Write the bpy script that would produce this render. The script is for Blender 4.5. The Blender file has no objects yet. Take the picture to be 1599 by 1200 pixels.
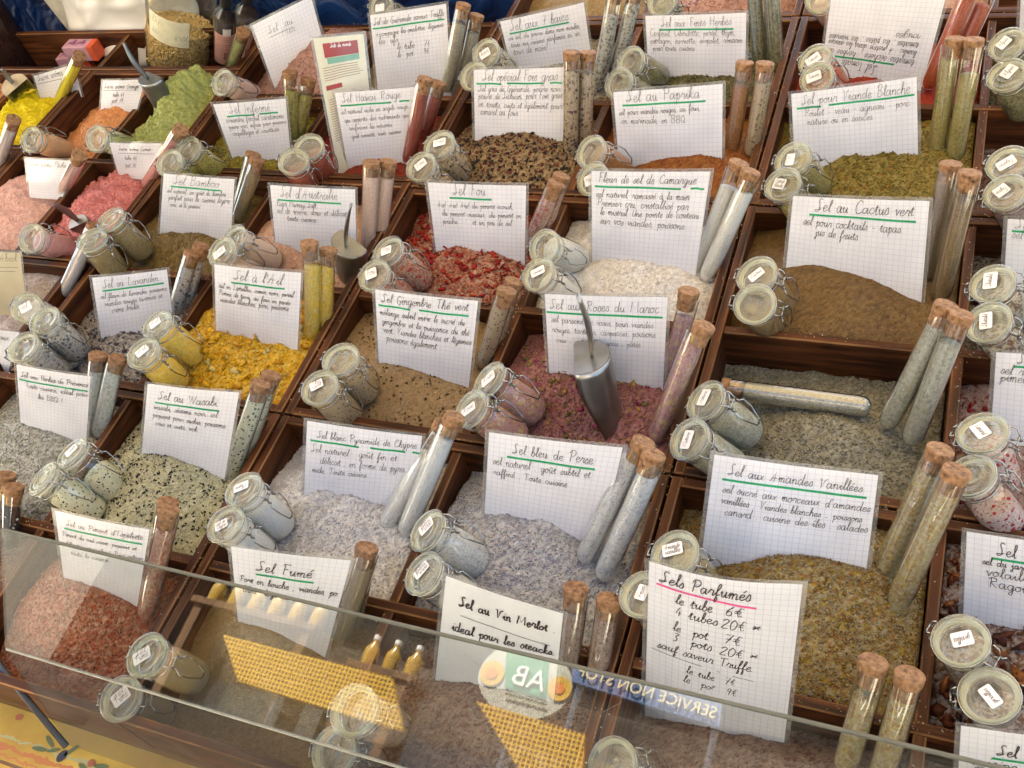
import bpy, math, random
import numpy as np
from mathutils import Vector, Matrix
random.seed(7); rng = np.random.default_rng(7)
sc = bpy.context.scene
COL = sc.collection

# ------------------------------------------------------------------ camera
F = 1549.0
RM = np.array([[.91948788, .11856554, -.3748123], [.32012054, -.77922529, .53882353], [-.22817731, -.61542681, -.75444347]])
EYE = np.array([0, 0, .7])
cam = bpy.data.cameras.new('camera'); camo = bpy.data.objects.new('camera', cam); COL.objects.link(camo)
cam.sensor_width = 36; cam.lens = F / 1599 * 36; cam.clip_start = .02; cam.clip_end = 300
r_, u_, b_ = RM[:, 0], -RM[:, 1], -RM[:, 2]
camo.matrix_world = Matrix([[r_[i], u_[i], b_[i], EYE[i]] for i in range(3)] + [[0, 0, 0, 1]])
sc.camera = camo
# ------------------------------------------------------------------ world, sun
SUN_EL, SUN_AZ = math.radians(52), math.radians(332)      # azimuth clockwise from +Y (back of the stall)
w = bpy.data.worlds.new('World'); sc.world = w; w.use_nodes = True
nt = w.node_tree; bg = nt.nodes['Background']
sky = nt.nodes.new('ShaderNodeTexSky'); sky.sky_type = 'NISHITA'; sky.sun_disc = False
sky.sun_elevation = SUN_EL; sky.sun_rotation = SUN_AZ
nt.links.new(sky.outputs[0], bg.inputs[0]); bg.inputs[1].default_value = .085
sl = bpy.data.lights.new('sun', 'SUN'); sl.energy = 5.0; sl.angle = math.radians(.6); sl.color = (1, .92, .79)
so = bpy.data.objects.new('sun', sl); COL.objects.link(so)
sd = Vector((math.sin(SUN_AZ) * math.cos(SUN_EL), math.cos(SUN_AZ) * math.cos(SUN_EL), math.sin(SUN_EL)))
so.rotation_euler = sd.to_track_quat('Z', 'Y').to_euler(); so.location = (0, 0, 6)
sc.view_settings.view_transform = 'Standard'; sc.view_settings.look = 'None'
sc.view_settings.gamma = 1; sc.view_settings.use_curve_mapping = False
sc.view_settings.exposure = 2.93
sc.cycles.use_denoising = True
sc.cycles.max_bounces = 10; sc.cycles.transparent_max_bounces = 40
sc.cycles.glossy_bounces = 4; sc.cycles.diffuse_bounces = 4
sc.cycles.caustics_reflective = False; sc.cycles.caustics_refractive = False
sc.cycles.sample_clamp_indirect = 6

# ------------------------------------------------------------------ placing helpers
def ray(px, py):
    d = RM @ np.array([px - 800., py - 600., F]); return d / np.linalg.norm(d)
def at(px, py, z=0.):                      # the point of the stall at height z seen there
    d = ray(px, py); return EYE + d * ((z - EYE[2]) / d[2])
def V(a): return Vector([float(x) for x in a])
def onx(px, py, x): d = ray(px, py); return EYE + d * (x / d[0])
PC0 = at(12, 1012, .075); PTOP = onx(5, 828, PC0[0]); PBOT = onx(110, 1160, PC0[0]); PDIR = PTOP - PC0      # the leaning acrylic panel
print('PANEL', PC0, PTOP, PBOT)
PN = np.cross(np.array([1., 0, 0]), PDIR); PN /= np.linalg.norm(PN)
def mirror(px, py, y):                     # what the panel reflects there, on a plane y = const across the street
    d = ray(px, py); t = (PC0 - EYE) @ PN / (d @ PN); p = EYE + d * t
    e = d - 2 * (d @ PN) * PN
    return p + e * ((y - p[1]) / e[1])

# ------------------------------------------------------------------ materials
def new_mat(name):
    m = bpy.data.materials.new(name); m.use_nodes = True
    nt = m.node_tree; p = nt.nodes['Principled BSDF']; return m, nt, p
def N(nt, t, **k):
    n = nt.nodes.new(t)
    for a, b in k.items(): setattr(n, a, b)
    return n
def ramp(nt, stops, src, interp='LINEAR'):
    r = N(nt, 'ShaderNodeValToRGB'); r.color_ramp.interpolation = interp
    e = r.color_ramp.elements
    while len(e) < len(stops): e.new(.5)
    for i, (p, c) in enumerate(stops):
        e[i].position = p; e[i].color = (*c, 1)
    nt.links.new(src, r.inputs[0]); return r.outputs[0]
_pl = {}
def plain(name, col, rough=.5, metal=0, spec=.5, sub=0):
    if name in _pl: return _pl[name]
    m, nt, p = new_mat(name)
    p.inputs['Base Color'].default_value = (*col, 1); p.inputs['Roughness'].default_value = rough
    p.inputs['Metallic'].default_value = metal; p.inputs['Specular IOR Level'].default_value = spec
    tc = N(nt, 'ShaderNodeTexCoord'); no = N(nt, 'ShaderNodeTexNoise'); no.inputs['Scale'].default_value = 60
    nt.links.new(tc.outputs['Object'], no.inputs[0])
    c = ramp(nt, [(.3, tuple(x * .82 for x in col)), (.7, tuple(min(1, x * 1.1) for x in col))], no.outputs[0])
    nt.links.new(c, p.inputs['Base Color'])
    _pl[name] = m; return m
def wood(name, dark, light, tone=1.):
    m, nt, p = new_mat(name)
    tc = N(nt, 'ShaderNodeTexCoord'); mp = N(nt, 'ShaderNodeMapping'); mp.inputs['Scale'].default_value = (9, 160, 160)
    oi = N(nt, 'ShaderNodeObjectInfo'); ad = N(nt, 'ShaderNodeVectorMath', operation='ADD')
    ml = N(nt, 'ShaderNodeMath', operation='MULTIPLY'); ml.inputs[1].default_value = 37
    nt.links.new(oi.outputs['Random'], ml.inputs[0]); nt.links.new(tc.outputs['Object'], ad.inputs[0]); nt.links.new(ml.outputs[0], ad.inputs[1])
    nt.links.new(ad.outputs[0], mp.inputs[0])
    n1 = N(nt, 'ShaderNodeTexNoise'); n1.inputs['Scale'].default_value = 1.0; n1.inputs['Detail'].default_value = 6; n1.inputs['Distortion'].default_value = .6
    nt.links.new(mp.outputs[0], n1.inputs[0])
    n2 = N(nt, 'ShaderNodeTexNoise'); n2.inputs['Scale'].default_value = 24; n2.inputs['Detail'].default_value = 5
    nt.links.new(ad.outputs[0], n2.inputs[0])
    c1 = ramp(nt, [(.32, dark), (.68, light)], n1.outputs[0])
    c2 = ramp(nt, [(.35, (.55, .55, .55)), (.6, (1, 1, 1)), (.75, (1.5, 1.4, 1.3))], n2.outputs[0])
    mx = N(nt, 'ShaderNodeMix', data_type='RGBA', blend_type='MULTIPLY'); mx.inputs[0].default_value = .75
    nt.links.new(c1, mx.inputs[6]); nt.links.new(c2, mx.inputs[7]); nt.links.new(mx.outputs[2], p.inputs['Base Color'])
    r = ramp(nt, [(.3, (.42,) * 3), (.7, (.7,) * 3)], n2.outputs[0]); nt.links.new(r, p.inputs['Roughness']); p.inputs['Specular IOR Level'].default_value = .22
    bp = N(nt, 'ShaderNodeBump'); bp.inputs['Strength'].default_value = .35; bp.inputs['Distance'].default_value = .001
    nt.links.new(n1.outputs[0], bp.inputs['Height']); nt.links.new(bp.outputs[0], p.inputs['Normal'])
    return m
WOOD = wood('varnished_wood', (.020, .006, .002), (.135, .044, .013))
WOOD2 = wood('bare_wood', (.16, .075, .03), (.32, .17, .08))
WORN_LIT = wood('worn_lit_edge_wood', (.09, .035, .013), (.32, .16, .06))  # rim wear, also lightened as if the tops caught warm light
def thin_glass(name, tint=(.96, .98, .96), haze=0., hazecol=(.6, .6, .52), ior=1.45, rough=.03, gain=1.6, smear=False):
    m = bpy.data.materials.new(name); m.use_nodes = True; nt = m.node_tree; nt.nodes.clear()
    o = N(nt, 'ShaderNodeOutputMaterial'); t = N(nt, 'ShaderNodeBsdfTransparent'); t.inputs[0].default_value = (*tint, 1)
    g = N(nt, 'ShaderNodeBsdfGlossy'); g.inputs['Roughness'].default_value = rough; g.inputs[0].default_value = (1, 1, 1, 1)
    f = N(nt, 'ShaderNodeFresnel'); ge = N(nt, 'ShaderNodeNewGeometry')
    im = N(nt, 'ShaderNodeMath', operation='MULTIPLY_ADD'); im.inputs[1].default_value = 1 / ior - ior; im.inputs[2].default_value = ior
    nt.links.new(ge.outputs['Backfacing'], im.inputs[0]); nt.links.new(im.outputs[0], f.inputs[0])
    mu = N(nt, 'ShaderNodeMath', operation='MULTIPLY'); mu.inputs[1].default_value = gain; mu.use_clamp = True
    nt.links.new(f.outputs[0], mu.inputs[0])
    mx = N(nt, 'ShaderNodeMixShader'); nt.links.new(mu.outputs[0], mx.inputs[0]); nt.links.new(t.outputs[0], mx.inputs[1]); nt.links.new(g.outputs[0], mx.inputs[2])
    last = mx.outputs[0]
    if haze:
        tc = N(nt, 'ShaderNodeTexCoord'); no = N(nt, 'ShaderNodeTexNoise'); no.inputs['Scale'].default_value = 40; no.inputs['Detail'].default_value = 6
        if smear:
            mp = N(nt, 'ShaderNodeMapping'); mp.inputs['Scale'].default_value = (.3, .9, .5); mp.inputs['Rotation'].default_value = (0, .3, .5)
            nt.links.new(tc.outputs['Object'], mp.inputs[0]); nt.links.new(mp.outputs[0], no.inputs[0]); no.inputs['Distortion'].default_value = 1.2; no.inputs['Scale'].default_value = 28
            rr = ramp(nt, [(.48, (0, 0, 0)), (.62, (haze,) * 3), (.8, (haze * 5,) * 3)], no.outputs[0])
        else: nt.links.new(tc.outputs['Object'], no.inputs[0])
        if not smear: rr = ramp(nt, [(.3, (haze * .5,) * 3), (.75, (haze * 1.6,) * 3)], no.outputs[0])
        d = N(nt, 'ShaderNodeBsdfDiffuse'); d.inputs[0].default_value = (*hazecol, 1)
        m2 = N(nt, 'ShaderNodeMixShader'); nt.links.new(rr, m2.inputs[0]); nt.links.new(last, m2.inputs[1]); nt.links.new(d.outputs[0], m2.inputs[2]); last = m2.outputs[0]
    nt.links.new(last, o.inputs[0]); return m
GLASS = thin_glass('clear_glass', haze=.002, gain=4.2, rough=.006)
LIDGLASS = thin_glass('lid_glass', (.9, .93, .88), haze=.22, hazecol=(.62, .6, .46), ior=1.5, gain=1.2)
JARGLASS = thin_glass('jar_glass', (.93, .95, .92), haze=.006, ior=1.5, rough=.01)
LAMIN = thin_glass('laminate_film', (.98, .98, .98), ior=1.3, rough=.12)
LAMEDGE = thin_glass('laminate_edge', (.85, .85, .84), haze=.28, hazecol=(.55, .55, .53), ior=1.45, rough=.1)
STEEL = plain('brushed_steel', (.36, .35, .33), .36, 1)
DSTEEL = plain('dull_aluminium', (.3, .31, .3), .42, 1)
WIRE = plain('wire_steel', (.42, .41, .38), .25, 1)
GASKET = plain('rubber_gasket', (.62, .6, .48), .5)
STICK = plain('sticker_paper', (.78, .76, .76), .6)
INK = plain('black_ink', (.04, .025, .025), .5)
GREEN = plain('green_felt_pen', (.01, .38, .14), .5)
PINKF = plain('pink_felt_pen', (.9, .12, .35), .5)
def cork():
    m, nt, p = new_mat('cork'); tc = N(nt, 'ShaderNodeTexCoord')
    v = N(nt, 'ShaderNodeTexVoronoi'); v.inputs['Scale'].default_value = 420
    n = N(nt, 'ShaderNodeTexNoise'); n.inputs['Scale'].default_value = 260; n.inputs['Detail'].default_value = 4
    oi = N(nt, 'ShaderNodeObjectInfo'); ad = N(nt, 'ShaderNodeVectorMath', operation='ADD')
    nt.links.new(tc.outputs['Object'], ad.inputs[0]); nt.links.new(oi.outputs['Random'], ad.inputs[1])
    nt.links.new(ad.outputs[0], v.inputs[0]); nt.links.new(ad.outputs[0], n.inputs[0])
    c = ramp(nt, [(.28, (.07, .03, .012)), (.45, (.24, .12, .05)), (.7, (.36, .2, .095))], n.outputs[0])
    c2 = ramp(nt, [(.0, (.75,) * 3), (1, (1.15,) * 3)], v.outputs['Color'])
    mx = N(nt, 'ShaderNodeMix', data_type='RGBA', blend_type='MULTIPLY'); mx.inputs[0].default_value = 1
    nt.links.new(c, mx.inputs[6]); nt.links.new(c2, mx.inputs[7]); nt.links.new(mx.outputs[2], p.inputs['Base Color'])
    p.inputs['Roughness'].default_value = .8
    bp = N(nt, 'ShaderNodeBump'); bp.inputs['Strength'].default_value = .5; bp.inputs['Distance'].default_value = .0006
    nt.links.new(n.outputs[0], bp.inputs['Height']); nt.links.new(bp.outputs[0], p.inputs['Normal']); return m
CORK = cork()
def paper(name, base, line, step=.005, lw=.07):
    m, nt, p = new_mat(name)
    uv = N(nt, 'ShaderNodeUVMap'); sp = N(nt, 'ShaderNodeSeparateXYZ'); nt.links.new(uv.outputs[0], sp.inputs[0])
    outs = []
    for i in (0, 1):
        a = N(nt, 'ShaderNodeMath', operation='DIVIDE'); a.inputs[1].default_value = step; nt.links.new(sp.outputs[i], a.inputs[0])
        fr = N(nt, 'ShaderNodeMath', operation='FRACT'); nt.links.new(a.outputs[0], fr.inputs[0])
        lt = N(nt, 'ShaderNodeMath', operation='LESS_THAN'); lt.inputs[1].default_value = lw; nt.links.new(fr.outputs[0], lt.inputs[0]); outs.append(lt)
    mx = N(nt, 'ShaderNodeMath', operation='MAXIMUM'); nt.links.new(outs[0].outputs[0], mx.inputs[0]); nt.links.new(outs[1].outputs[0], mx.inputs[1])
    tc = N(nt, 'ShaderNodeTexCoord'); n = N(nt, 'ShaderNodeTexNoise'); n.inputs['Scale'].default_value = 30; n.inputs['Detail'].default_value = 5
    nt.links.new(tc.outputs['Object'], n.inputs[0])
    c = ramp(nt, [(.25, tuple(x * .9 for x in base)), (.55, base)], n.outputs[0])
    m2 = N(nt, 'ShaderNodeMix', data_type='RGBA'); nt.links.new(mx.outputs[0], m2.inputs[0]); nt.links.new(c, m2.inputs[6]); m2.inputs[7].default_value = (*line, 1)
    nt.links.new(m2.outputs[2], p.inputs['Base Color']); p.inputs['Roughness'].default_value = .55
    bp = N(nt, 'ShaderNodeBump'); bp.inputs['Strength'].default_value = .25; bp.inputs['Distance'].default_value = .004
    n3 = N(nt, 'ShaderNodeTexNoise'); n3.inputs['Scale'].default_value = 14; nt.links.new(tc.outputs['Object'], n3.inputs[0])
    nt.links.new(n3.outputs[0], bp.inputs['Height']); nt.links.new(bp.outputs[0], p.inputs['Normal']); return m
GRID = paper('squared_paper', (.83, .84, .88), (.58, .59, .75), lw=.065)
WHITE = paper('plain_paper', (.84, .85, .86), (.84, .85, .86))
CREAM = paper('cream_paper', (.72, .68, .52), (.66, .62, .46), step=.008, lw=.05)
BEIGE = paper('beige_paper', (.55, .49, .33), (.55, .49, .33))
def attr_mat():
    m, nt, p = new_mat('salt_grains')
    a = N(nt, 'ShaderNodeVertexColor'); a.layer_name = 'col'
    tc = N(nt, 'ShaderNodeTexCoord'); n = N(nt, 'ShaderNodeTexNoise'); n.inputs['Scale'].default_value = 700; n.inputs['Detail'].default_value = 3
    nt.links.new(tc.outputs['Object'], n.inputs[0])
    c2 = ramp(nt, [(.3, (.72,) * 3), (.7, (1.12,) * 3)], n.outputs[0])
    mx = N(nt, 'ShaderNodeMix', data_type='RGBA', blend_type='MULTIPLY'); mx.inputs[0].default_value = 1
    nt.links.new(a.outputs[0], mx.inputs[6]); nt.links.new(c2, mx.inputs[7]); nt.links.new(mx.outputs[2], p.inputs['Base Color'])
    p.inputs['Roughness'].default_value = .55; p.inputs['Specular IOR Level'].default_value = .35
    bp = N(nt, 'ShaderNodeBump'); bp.inputs['Strength'].default_value = .8; bp.inputs['Distance'].default_value = .0012
    nt.links.new(n.outputs[0], bp.inputs['Height']); nt.links.new(bp.outputs[0], p.inputs['Normal']); return m
SALT = attr_mat()

# kind: palette [(colour, weight)], grain size (m), number of grains, clump, chips (palette, size, count, flatness)
K = dict(
 vanille=([((.5, .4, .22), 5), ((.62, .55, .38), 4), ((.42, .24, .08), 2.5), ((.6, .46, .1), 1.2)], .0026, 5200, .003, None),
 grey=([((.50, .48, .38), 5), ((.60, .58, .50), 3), ((.36, .35, .27), 2)], .0024, 4200, .004, None),
 cactus=([((.34, .23, .11), 5), ((.40, .28, .14), 3), ((.25, .16, .07), 2)], .0012, 3200, .001, None),
 viande=([((.44, .36, .12), 5), ((.52, .45, .2), 3), ((.32, .26, .07), 2), ((.5, .28, .08), .6)], .0026, 3800, .003, None),
 foie=([((.62, .50, .33), 6), ((.5, .36, .22), 3), ((.2, .08, .05), 1.3)], .0028, 3800, .003, ([((.035, .02, .018), 4), ((.22, .06, .05), 2), ((.07, .04, .02), 1)], .0042, 1000, .8)),
 paprika=([((.46, .20, .06), 5), ((.55, .29, .1), 3), ((.35, .12, .03), 2)], .0018, 3200, .002, None),
 fou=([((.60, .34, .25), 5), ((.72, .55, .45), 2.5), ((.5, .14, .07), 3)], .0024, 3600, .003, ([((.42, .035, .015), 3), ((.5, .09, .02), 2), ((.35, .02, .02), 2)], 0.0075, 430, .3)),
 camargue=([((.80, .77, .72), 5), ((.86, .84, .80), 3), ((.7, .67, .6), 1)], .0016, 3200, .004, None),
 roses=([((.58, .31, .31), 5), ((.66, .42, .38), 3), ((.45, .2, .2), 2), ((.5, .3, .14), .9)], .0023, 4600, .003, ([((.52, .36, .16), 2), ((.45, .12, .2), 2), ((.25, .22, .08), 1)], .0058, 330, .3)),
 ginger=([((.54, .40, .24), 7), ((.60, .46, .30), 4)], .0012, 2500, .001, ([((.12, .08, .03), 1)], .0026, 560, .5)),
 chypre=([((.74, .73, .73), 6), ((.79, .79, .79), 3), ((.68, .66, .67), 1)], .0022, 4200, .004, None),
 perse=([((.66, .66, .67), 5), ((.76, .76, .77), 3), ((.42, .45, .54), 1.2), ((.5, .45, .5), 1)], .0022, 4600, .003, None),
 merlot=([((.46, .34, .27), 5), ((.56, .43, .35), 3), ((.28, .14, .1), 2)], .0022, 3600, .002, None),
 fume=([((.42, .32, .18), 5), ((.47, .37, .22), 3)], .0011, 1800, .001, None),
 espelette=([((.58, .30, .19), 5), ((.70, .46, .34), 3), ((.50, .16, .07), 2.8)], .0026, 4200, .002, None),
 wasabi=([((.68, .66, .47), 6), ((.75, .73, .57), 3)], .0018, 3600, .002, ([((.02, .02, .018), 1)], .0026, 1300, .45)),
 ail=([((.84, .58, .08), 5), ((.85, .68, .26), 3), ((.76, .46, .04), 2)], .0024, 3200, .003, ([((.88, .58, .04), 3), ((.86, .74, .36), 1.5), ((.80, .46, .02), 1.5)], .0095, 260, .22)),
 lavandin=([((.60, .57, .54), 5), ((.72, .70, .68), 3), ((.3, .27, .29), 2)], .0024, 3800, .003, ([((.12, .1, .13), 1)], .0045, 500, .4)),
 herbes=([((.64, .63, .57), 5), ((.74, .73, .70), 3), ((.42, .42, .32), 2)], .0024, 4200, .003, None),
 bamboo=([((.36, .27, .12), 5), ((.44, .34, .17), 3), ((.26, .19, .08), 2)], .002, 3200, .001, None),
 australie=([((.76, .52, .40), 5), ((.82, .62, .5), 3)], .0018, 2600, .002, None),
 inferne=([((.48, .40, .09), 5), ((.56, .5, .16), 3), ((.28, .26, .05), 3)], .003, 2600, .004, ([((.4, .34, .08), 1), ((.22, .2, .05), 1)], .006, 250, .3)),
 hawai=([((.38, .07, .035), 5), ((.45, .11, .06), 3)], .002, 2600, .002, None),
 pinkt=([((.60, .38, .32), 5), ((.68, .48, .42), 3)], .0024, 2600, .003, None),
 truffe=([((.50, .45, .34), 5), ((.35, .3, .22), 3)], .002, 1600, .002, None),
 baies=([((.62, .58, .48), 5), ((.15, .1, .08), 1.6)], .0028, 2200, .003, None),
 herbs=([((.23, .22, .11), 5), ((.36, .33, .19), 3), ((.12, .11, .06), 2)], .0028, 2600, .002, None),
 green=([((.52, .56, .24), 5), ((.60, .64, .34), 3)], .0022, 3200, .012, None),
 orange=([((.78, .42, .22), 5), ((.82, .50, .29), 3)], .0018, 2400, .005, None),
 yellow=([((.90, .76, .04), 5), ((.92, .80, .12), 3)], .0022, 2600, .008, None),
 pinka=([((.84, .58, .52), 5), ((.87, .66, .6), 3)], .0018, 2600, .005, None),
 pinkb=([((.78, .36, .35), 5), ((.82, .45, .42), 3)], .0024, 3200, .011, None),
 tomate=([((.55, .09, .02), 5), ((.6, .16, .04), 2)], .002, 1200, .002, None),
 shitake=([((.62, .57, .47), 4), ((.2, .12, .08), 2)], .0028, 1600, .002, ([((.16, .09, .06), 1)], .007, 120, .4)),
 canard=([((.68, .52, .48), 5), ((.76, .64, .6), 3), ((.4, .1, .08), 1)], .0026, 2600, .003, ([((.42, .02, .02), 1)], .005, 240, .85)),
 girolles=([((.62, .56, .54), 3), ((.3, .16, .09), 3)], .0028, 2200, .003, ([((.22, .08, .03), 2), ((.4, .19, .08), 1.5), ((.12, .04, .02), 1.5)], .011, 330, .5)),
 plainw=([((.75, .68, .66), 5), ((.8, .74, .74), 3)], .002, 2200, .003, None),
 black=([((.035, .035, .033), 1)], .002, 600, .001, None),
 pine=([((.85, .58, .22), 3), ((.9, .68, .32), 2)], .006, 0, 0, None),
)
DEEP = dict(green=.74, orange=.74, yellow=.8, pinka=.8, pinkb=.76, ail=.7, wasabi=.62, camargue=.9, chypre=.8, plainw=.7, herbes=.62, perse=.68, espelette=.66, fume=.62, australie=.66, pinkt=.6, fou=.6)
def deep(c, q=.52):
    m_ = sum(c) / 3; return tuple(max(.004, q * max(0, m_ + 1.22 * (x - m_)) ** 1.25) for x in c)
K0 = dict(K)
for k_ in K:
    if k_ == 'pine': continue
    v_ = K[k_]; ch = v_[4]
    dq = DEEP.get(k_, .52); K[k_] = ([(deep(c, dq), q) for c, q in v_[0]], v_[1], v_[2], v_[3], None if ch is None else ([(deep(c, max(dq, .7)), q) for c, q in ch[0]], *ch[1:]))
_cm = {}
def content_mat(kind):
    if kind in _cm: return _cm[kind]
    pal, gs = K0[kind][0], K0[kind][1]; chips = K0[kind][4]
    m, nt, p = new_mat('salt_in_glass_' + kind)
    tc = N(nt, 'ShaderNodeTexCoord'); oi = N(nt, 'ShaderNodeObjectInfo'); ad = N(nt, 'ShaderNodeVectorMath', operation='ADD')
    nt.links.new(tc.outputs['Object'], ad.inputs[0]); nt.links.new(oi.outputs['Random'], ad.inputs[1])
    nd = N(nt, 'ShaderNodeTexNoise'); nd.inputs['Scale'].default_value = 90; nd.inputs['Detail'].default_value = 2; nt.links.new(ad.outputs[0], nd.inputs[0])
    v = N(nt, 'ShaderNodeTexVoronoi'); v.inputs['Scale'].default_value = 1.25 / max(gs, .0012); nt.links.new(ad.outputs[0], v.inputs[0])
    s = N(nt, 'ShaderNodeSeparateColor'); nt.links.new(v.outputs['Color'], s.inputs[0])
    al = N(nt, 'ShaderNodeMath', operation='MULTIPLY_ADD'); al.inputs[1].default_value = .35; nt.links.new(nd.outputs[0], al.inputs[0]); nt.links.new(s.outputs[0], al.inputs[2])
    su = N(nt, 'ShaderNodeMath', operation='SUBTRACT'); su.inputs[1].default_value = .17; su.use_clamp = True; nt.links.new(al.outputs[0], su.inputs[0])
    tot = sum(q for _, q in pal); acc = 0; st = []
    mean_ = sum(np.array(c) * q for c, q in pal) / tot; dk = .80 if max(mean_) < .62 else .95
    for c, q in pal: st.append((acc / tot, tuple((np.array(c) * .7 + mean_ * .3) ** 1.15 * dk))); acc += q
    c = ramp(nt, st, su.outputs[0], 'CONSTANT')
    if chips:
        v2 = N(nt, 'ShaderNodeTexVoronoi'); v2.inputs['Scale'].default_value = .9 / min(chips[1], .005); nt.links.new(ad.outputs[0], v2.inputs[0])
        s2 = N(nt, 'ShaderNodeSeparateColor'); nt.links.new(v2.outputs['Color'], s2.inputs[0])
        g1 = N(nt, 'ShaderNodeMath', operation='GREATER_THAN'); g1.inputs[1].default_value = .55; nt.links.new(s2.outputs[1], g1.inputs[0])
        g2 = N(nt, 'ShaderNodeMath', operation='LESS_THAN'); g2.inputs[1].default_value = .38; nt.links.new(v2.outputs['Distance'], g2.inputs[0])
        g = N(nt, 'ShaderNodeMath', operation='MULTIPLY'); nt.links.new(g1.outputs[0], g.inputs[0]); nt.links.new(g2.outputs[0], g.inputs[1])
        mx = N(nt, 'ShaderNodeMix', data_type='RGBA'); nt.links.new(g.outputs[0], mx.inputs[0]); nt.links.new(c, mx.inputs[6]); mx.inputs[7].default_value = (*chips[0][0][0], 1); c = mx.outputs[2]
    nt.links.new(c, p.inputs['Base Color']); p.inputs['Roughness'].default_value = .7
    bp = N(nt, 'ShaderNodeBump'); bp.inputs['Strength'].default_value = .6; bp.inputs['Distance'].default_value = .001
    nt.links.new(v.outputs['Distance'], bp.inputs['Height']); nt.links.new(bp.outputs[0], p.inputs['Normal'])
    _cm[kind] = m; return m

# ------------------------------------------------------------------ mesh helpers
def mesh(name, vs, fs, mat=None, smooth=False):
    me = bpy.data.meshes.new(name); me.from_pydata([tuple(map(float, v)) for v in vs], [], fs)
    if mat: me.materials.append(mat)
    if smooth: me.polygons.foreach_set('use_smooth', [True] * len(me.polygons))
    me.update(); return me
def link(name, data, parent=None, mw=None):
    o = bpy.data.objects.new(name, data); COL.objects.link(o)
    if parent: o.parent = parent
    if mw is not None: o.matrix_local = mw
    return o
def tag(o, label, cat, group=None, kind=None):
    if label: o['label'] = label
    if cat: o['category'] = cat
    if group: o['group'] = group
    if kind: o['kind'] = kind
    return o
class MB:
    def __init__(s): s.v = []; s.f = []
    def add(s, vs, fs):
        b = len(s.v); s.v += [tuple(map(float, v)) for v in vs]; s.f += [tuple(i + b for i in f) for f in fs]; return s
    def lathe(s, prof, n=24, cap0=False, cap1=False):
        vs = [(r * math.cos(2 * math.pi * k / n), r * math.sin(2 * math.pi * k / n), z) for r, z in prof for k in range(n)]
        fs = [(i * n + k, i * n + (k + 1) % n, (i + 1) * n + (k + 1) % n, (i + 1) * n + k) for i in range(len(prof) - 1) for k in range(n)]
        if cap0: fs.append(tuple(range(n))[::-1])
        if cap1: fs.append(tuple((len(prof) - 1) * n + k for k in range(n)))
        return s.add(vs, fs)
    def tube(s, pts, r, n=6, closed=False, flat=1.):
        P = [np.array(p, float) for p in pts]; vs = []; m = len(P); up = None
        for i, p in enumerate(P):
            a = P[(i + 1) % m] if (closed or i < m - 1) else P[i]; b = P[i - 1] if (closed or i > 0) else P[i]
            t = a - b; t = t / (np.linalg.norm(t) + 1e-12)
            if up is None: up = np.array([0, 0, 1.]) if abs(t[2]) < .9 else np.array([1., 0, 0])
            x = np.cross(up, t); x /= np.linalg.norm(x) + 1e-12; y = np.cross(t, x); up = y
            rr = r[i] if hasattr(r, '__len__') else r
            for k in range(n):
                q = 2 * math.pi * k / n; vs.append(p + rr * (math.cos(q) * x + flat * math.sin(q) * y))
        fs = [(i * n + k, i * n + (k + 1) % n, ((i + 1) % m) * n + (k + 1) % n, ((i + 1) % m) * n + k) for i in range(m if closed else m - 1) for k in range(n)]
        if not closed: fs += [tuple(range(n))[::-1], tuple((m - 1) * n + k for k in range(n))]
        return s.add(vs, fs)
    def box(s, x0, x1, y0, y1, z0, z1, b=0.):
        if b <= 0:
            return s.add([(x, y, z) for z in (z0, z1) for y in (y0, y1) for x in (x0, x1)], [(0, 2, 3, 1), (4, 5, 7, 6), (0, 1, 5, 4), (2, 6, 7, 3), (0, 4, 6, 2), (1, 3, 7, 5)])
        # box with bevelled top edges
        vs = [(x0, y0, z0), (x1, y0, z0), (x1, y1, z0), (x0, y1, z0), (x0, y0, z1 - b), (x1, y0, z1 - b), (x1, y1, z1 - b), (x0, y1, z1 - b),
              (x0 + b, y0 + b, z1), (x1 - b, y0 + b, z1), (x1 - b, y1 - b, z1), (x0 + b, y1 - b, z1)]
        return s.add(vs, [(3, 2, 1, 0), (0, 1, 5, 4), (1, 2, 6, 5), (2, 3, 7, 6), (3, 0, 4, 7), (4, 5, 9, 8), (5, 6, 10, 9), (6, 7, 11, 10), (7, 4, 8, 11), (8, 9, 10, 11)])
    def me(s, name, mat, smooth=False): return mesh(name, s.v, s.f, mat, smooth)
def empty(name, loc=(0, 0, 0), rot=None):
    o = bpy.data.objects.new(name, None); COL.objects.link(o); o.empty_display_size = .02
    o.location = loc
    return o
def frame(origin, zdir, xhint):
    z = np.array(zdir, float); z /= np.linalg.norm(z); x = np.array(xhint, float); x -= z * (x @ z)
    x /= np.linalg.norm(x); y = np.cross(z, x)
    return Matrix([[x[i], y[i], z[i], origin[i]] for i in range(3)] + [[0, 0, 0, 1]]).to_4x4()

# ------------------------------------------------------------------ setting: ground, stall table, awning, back
pave = plain('street_paving', (.30, .25, .18), .9)
g = link('ground', mesh('ground', [(-60, -60, -.86), (60, -60, -.86), (60, 60, -.86), (-60, 60, -.86)], [(0, 1, 2, 3)], pave)); g['kind'] = 'structure'

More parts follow.
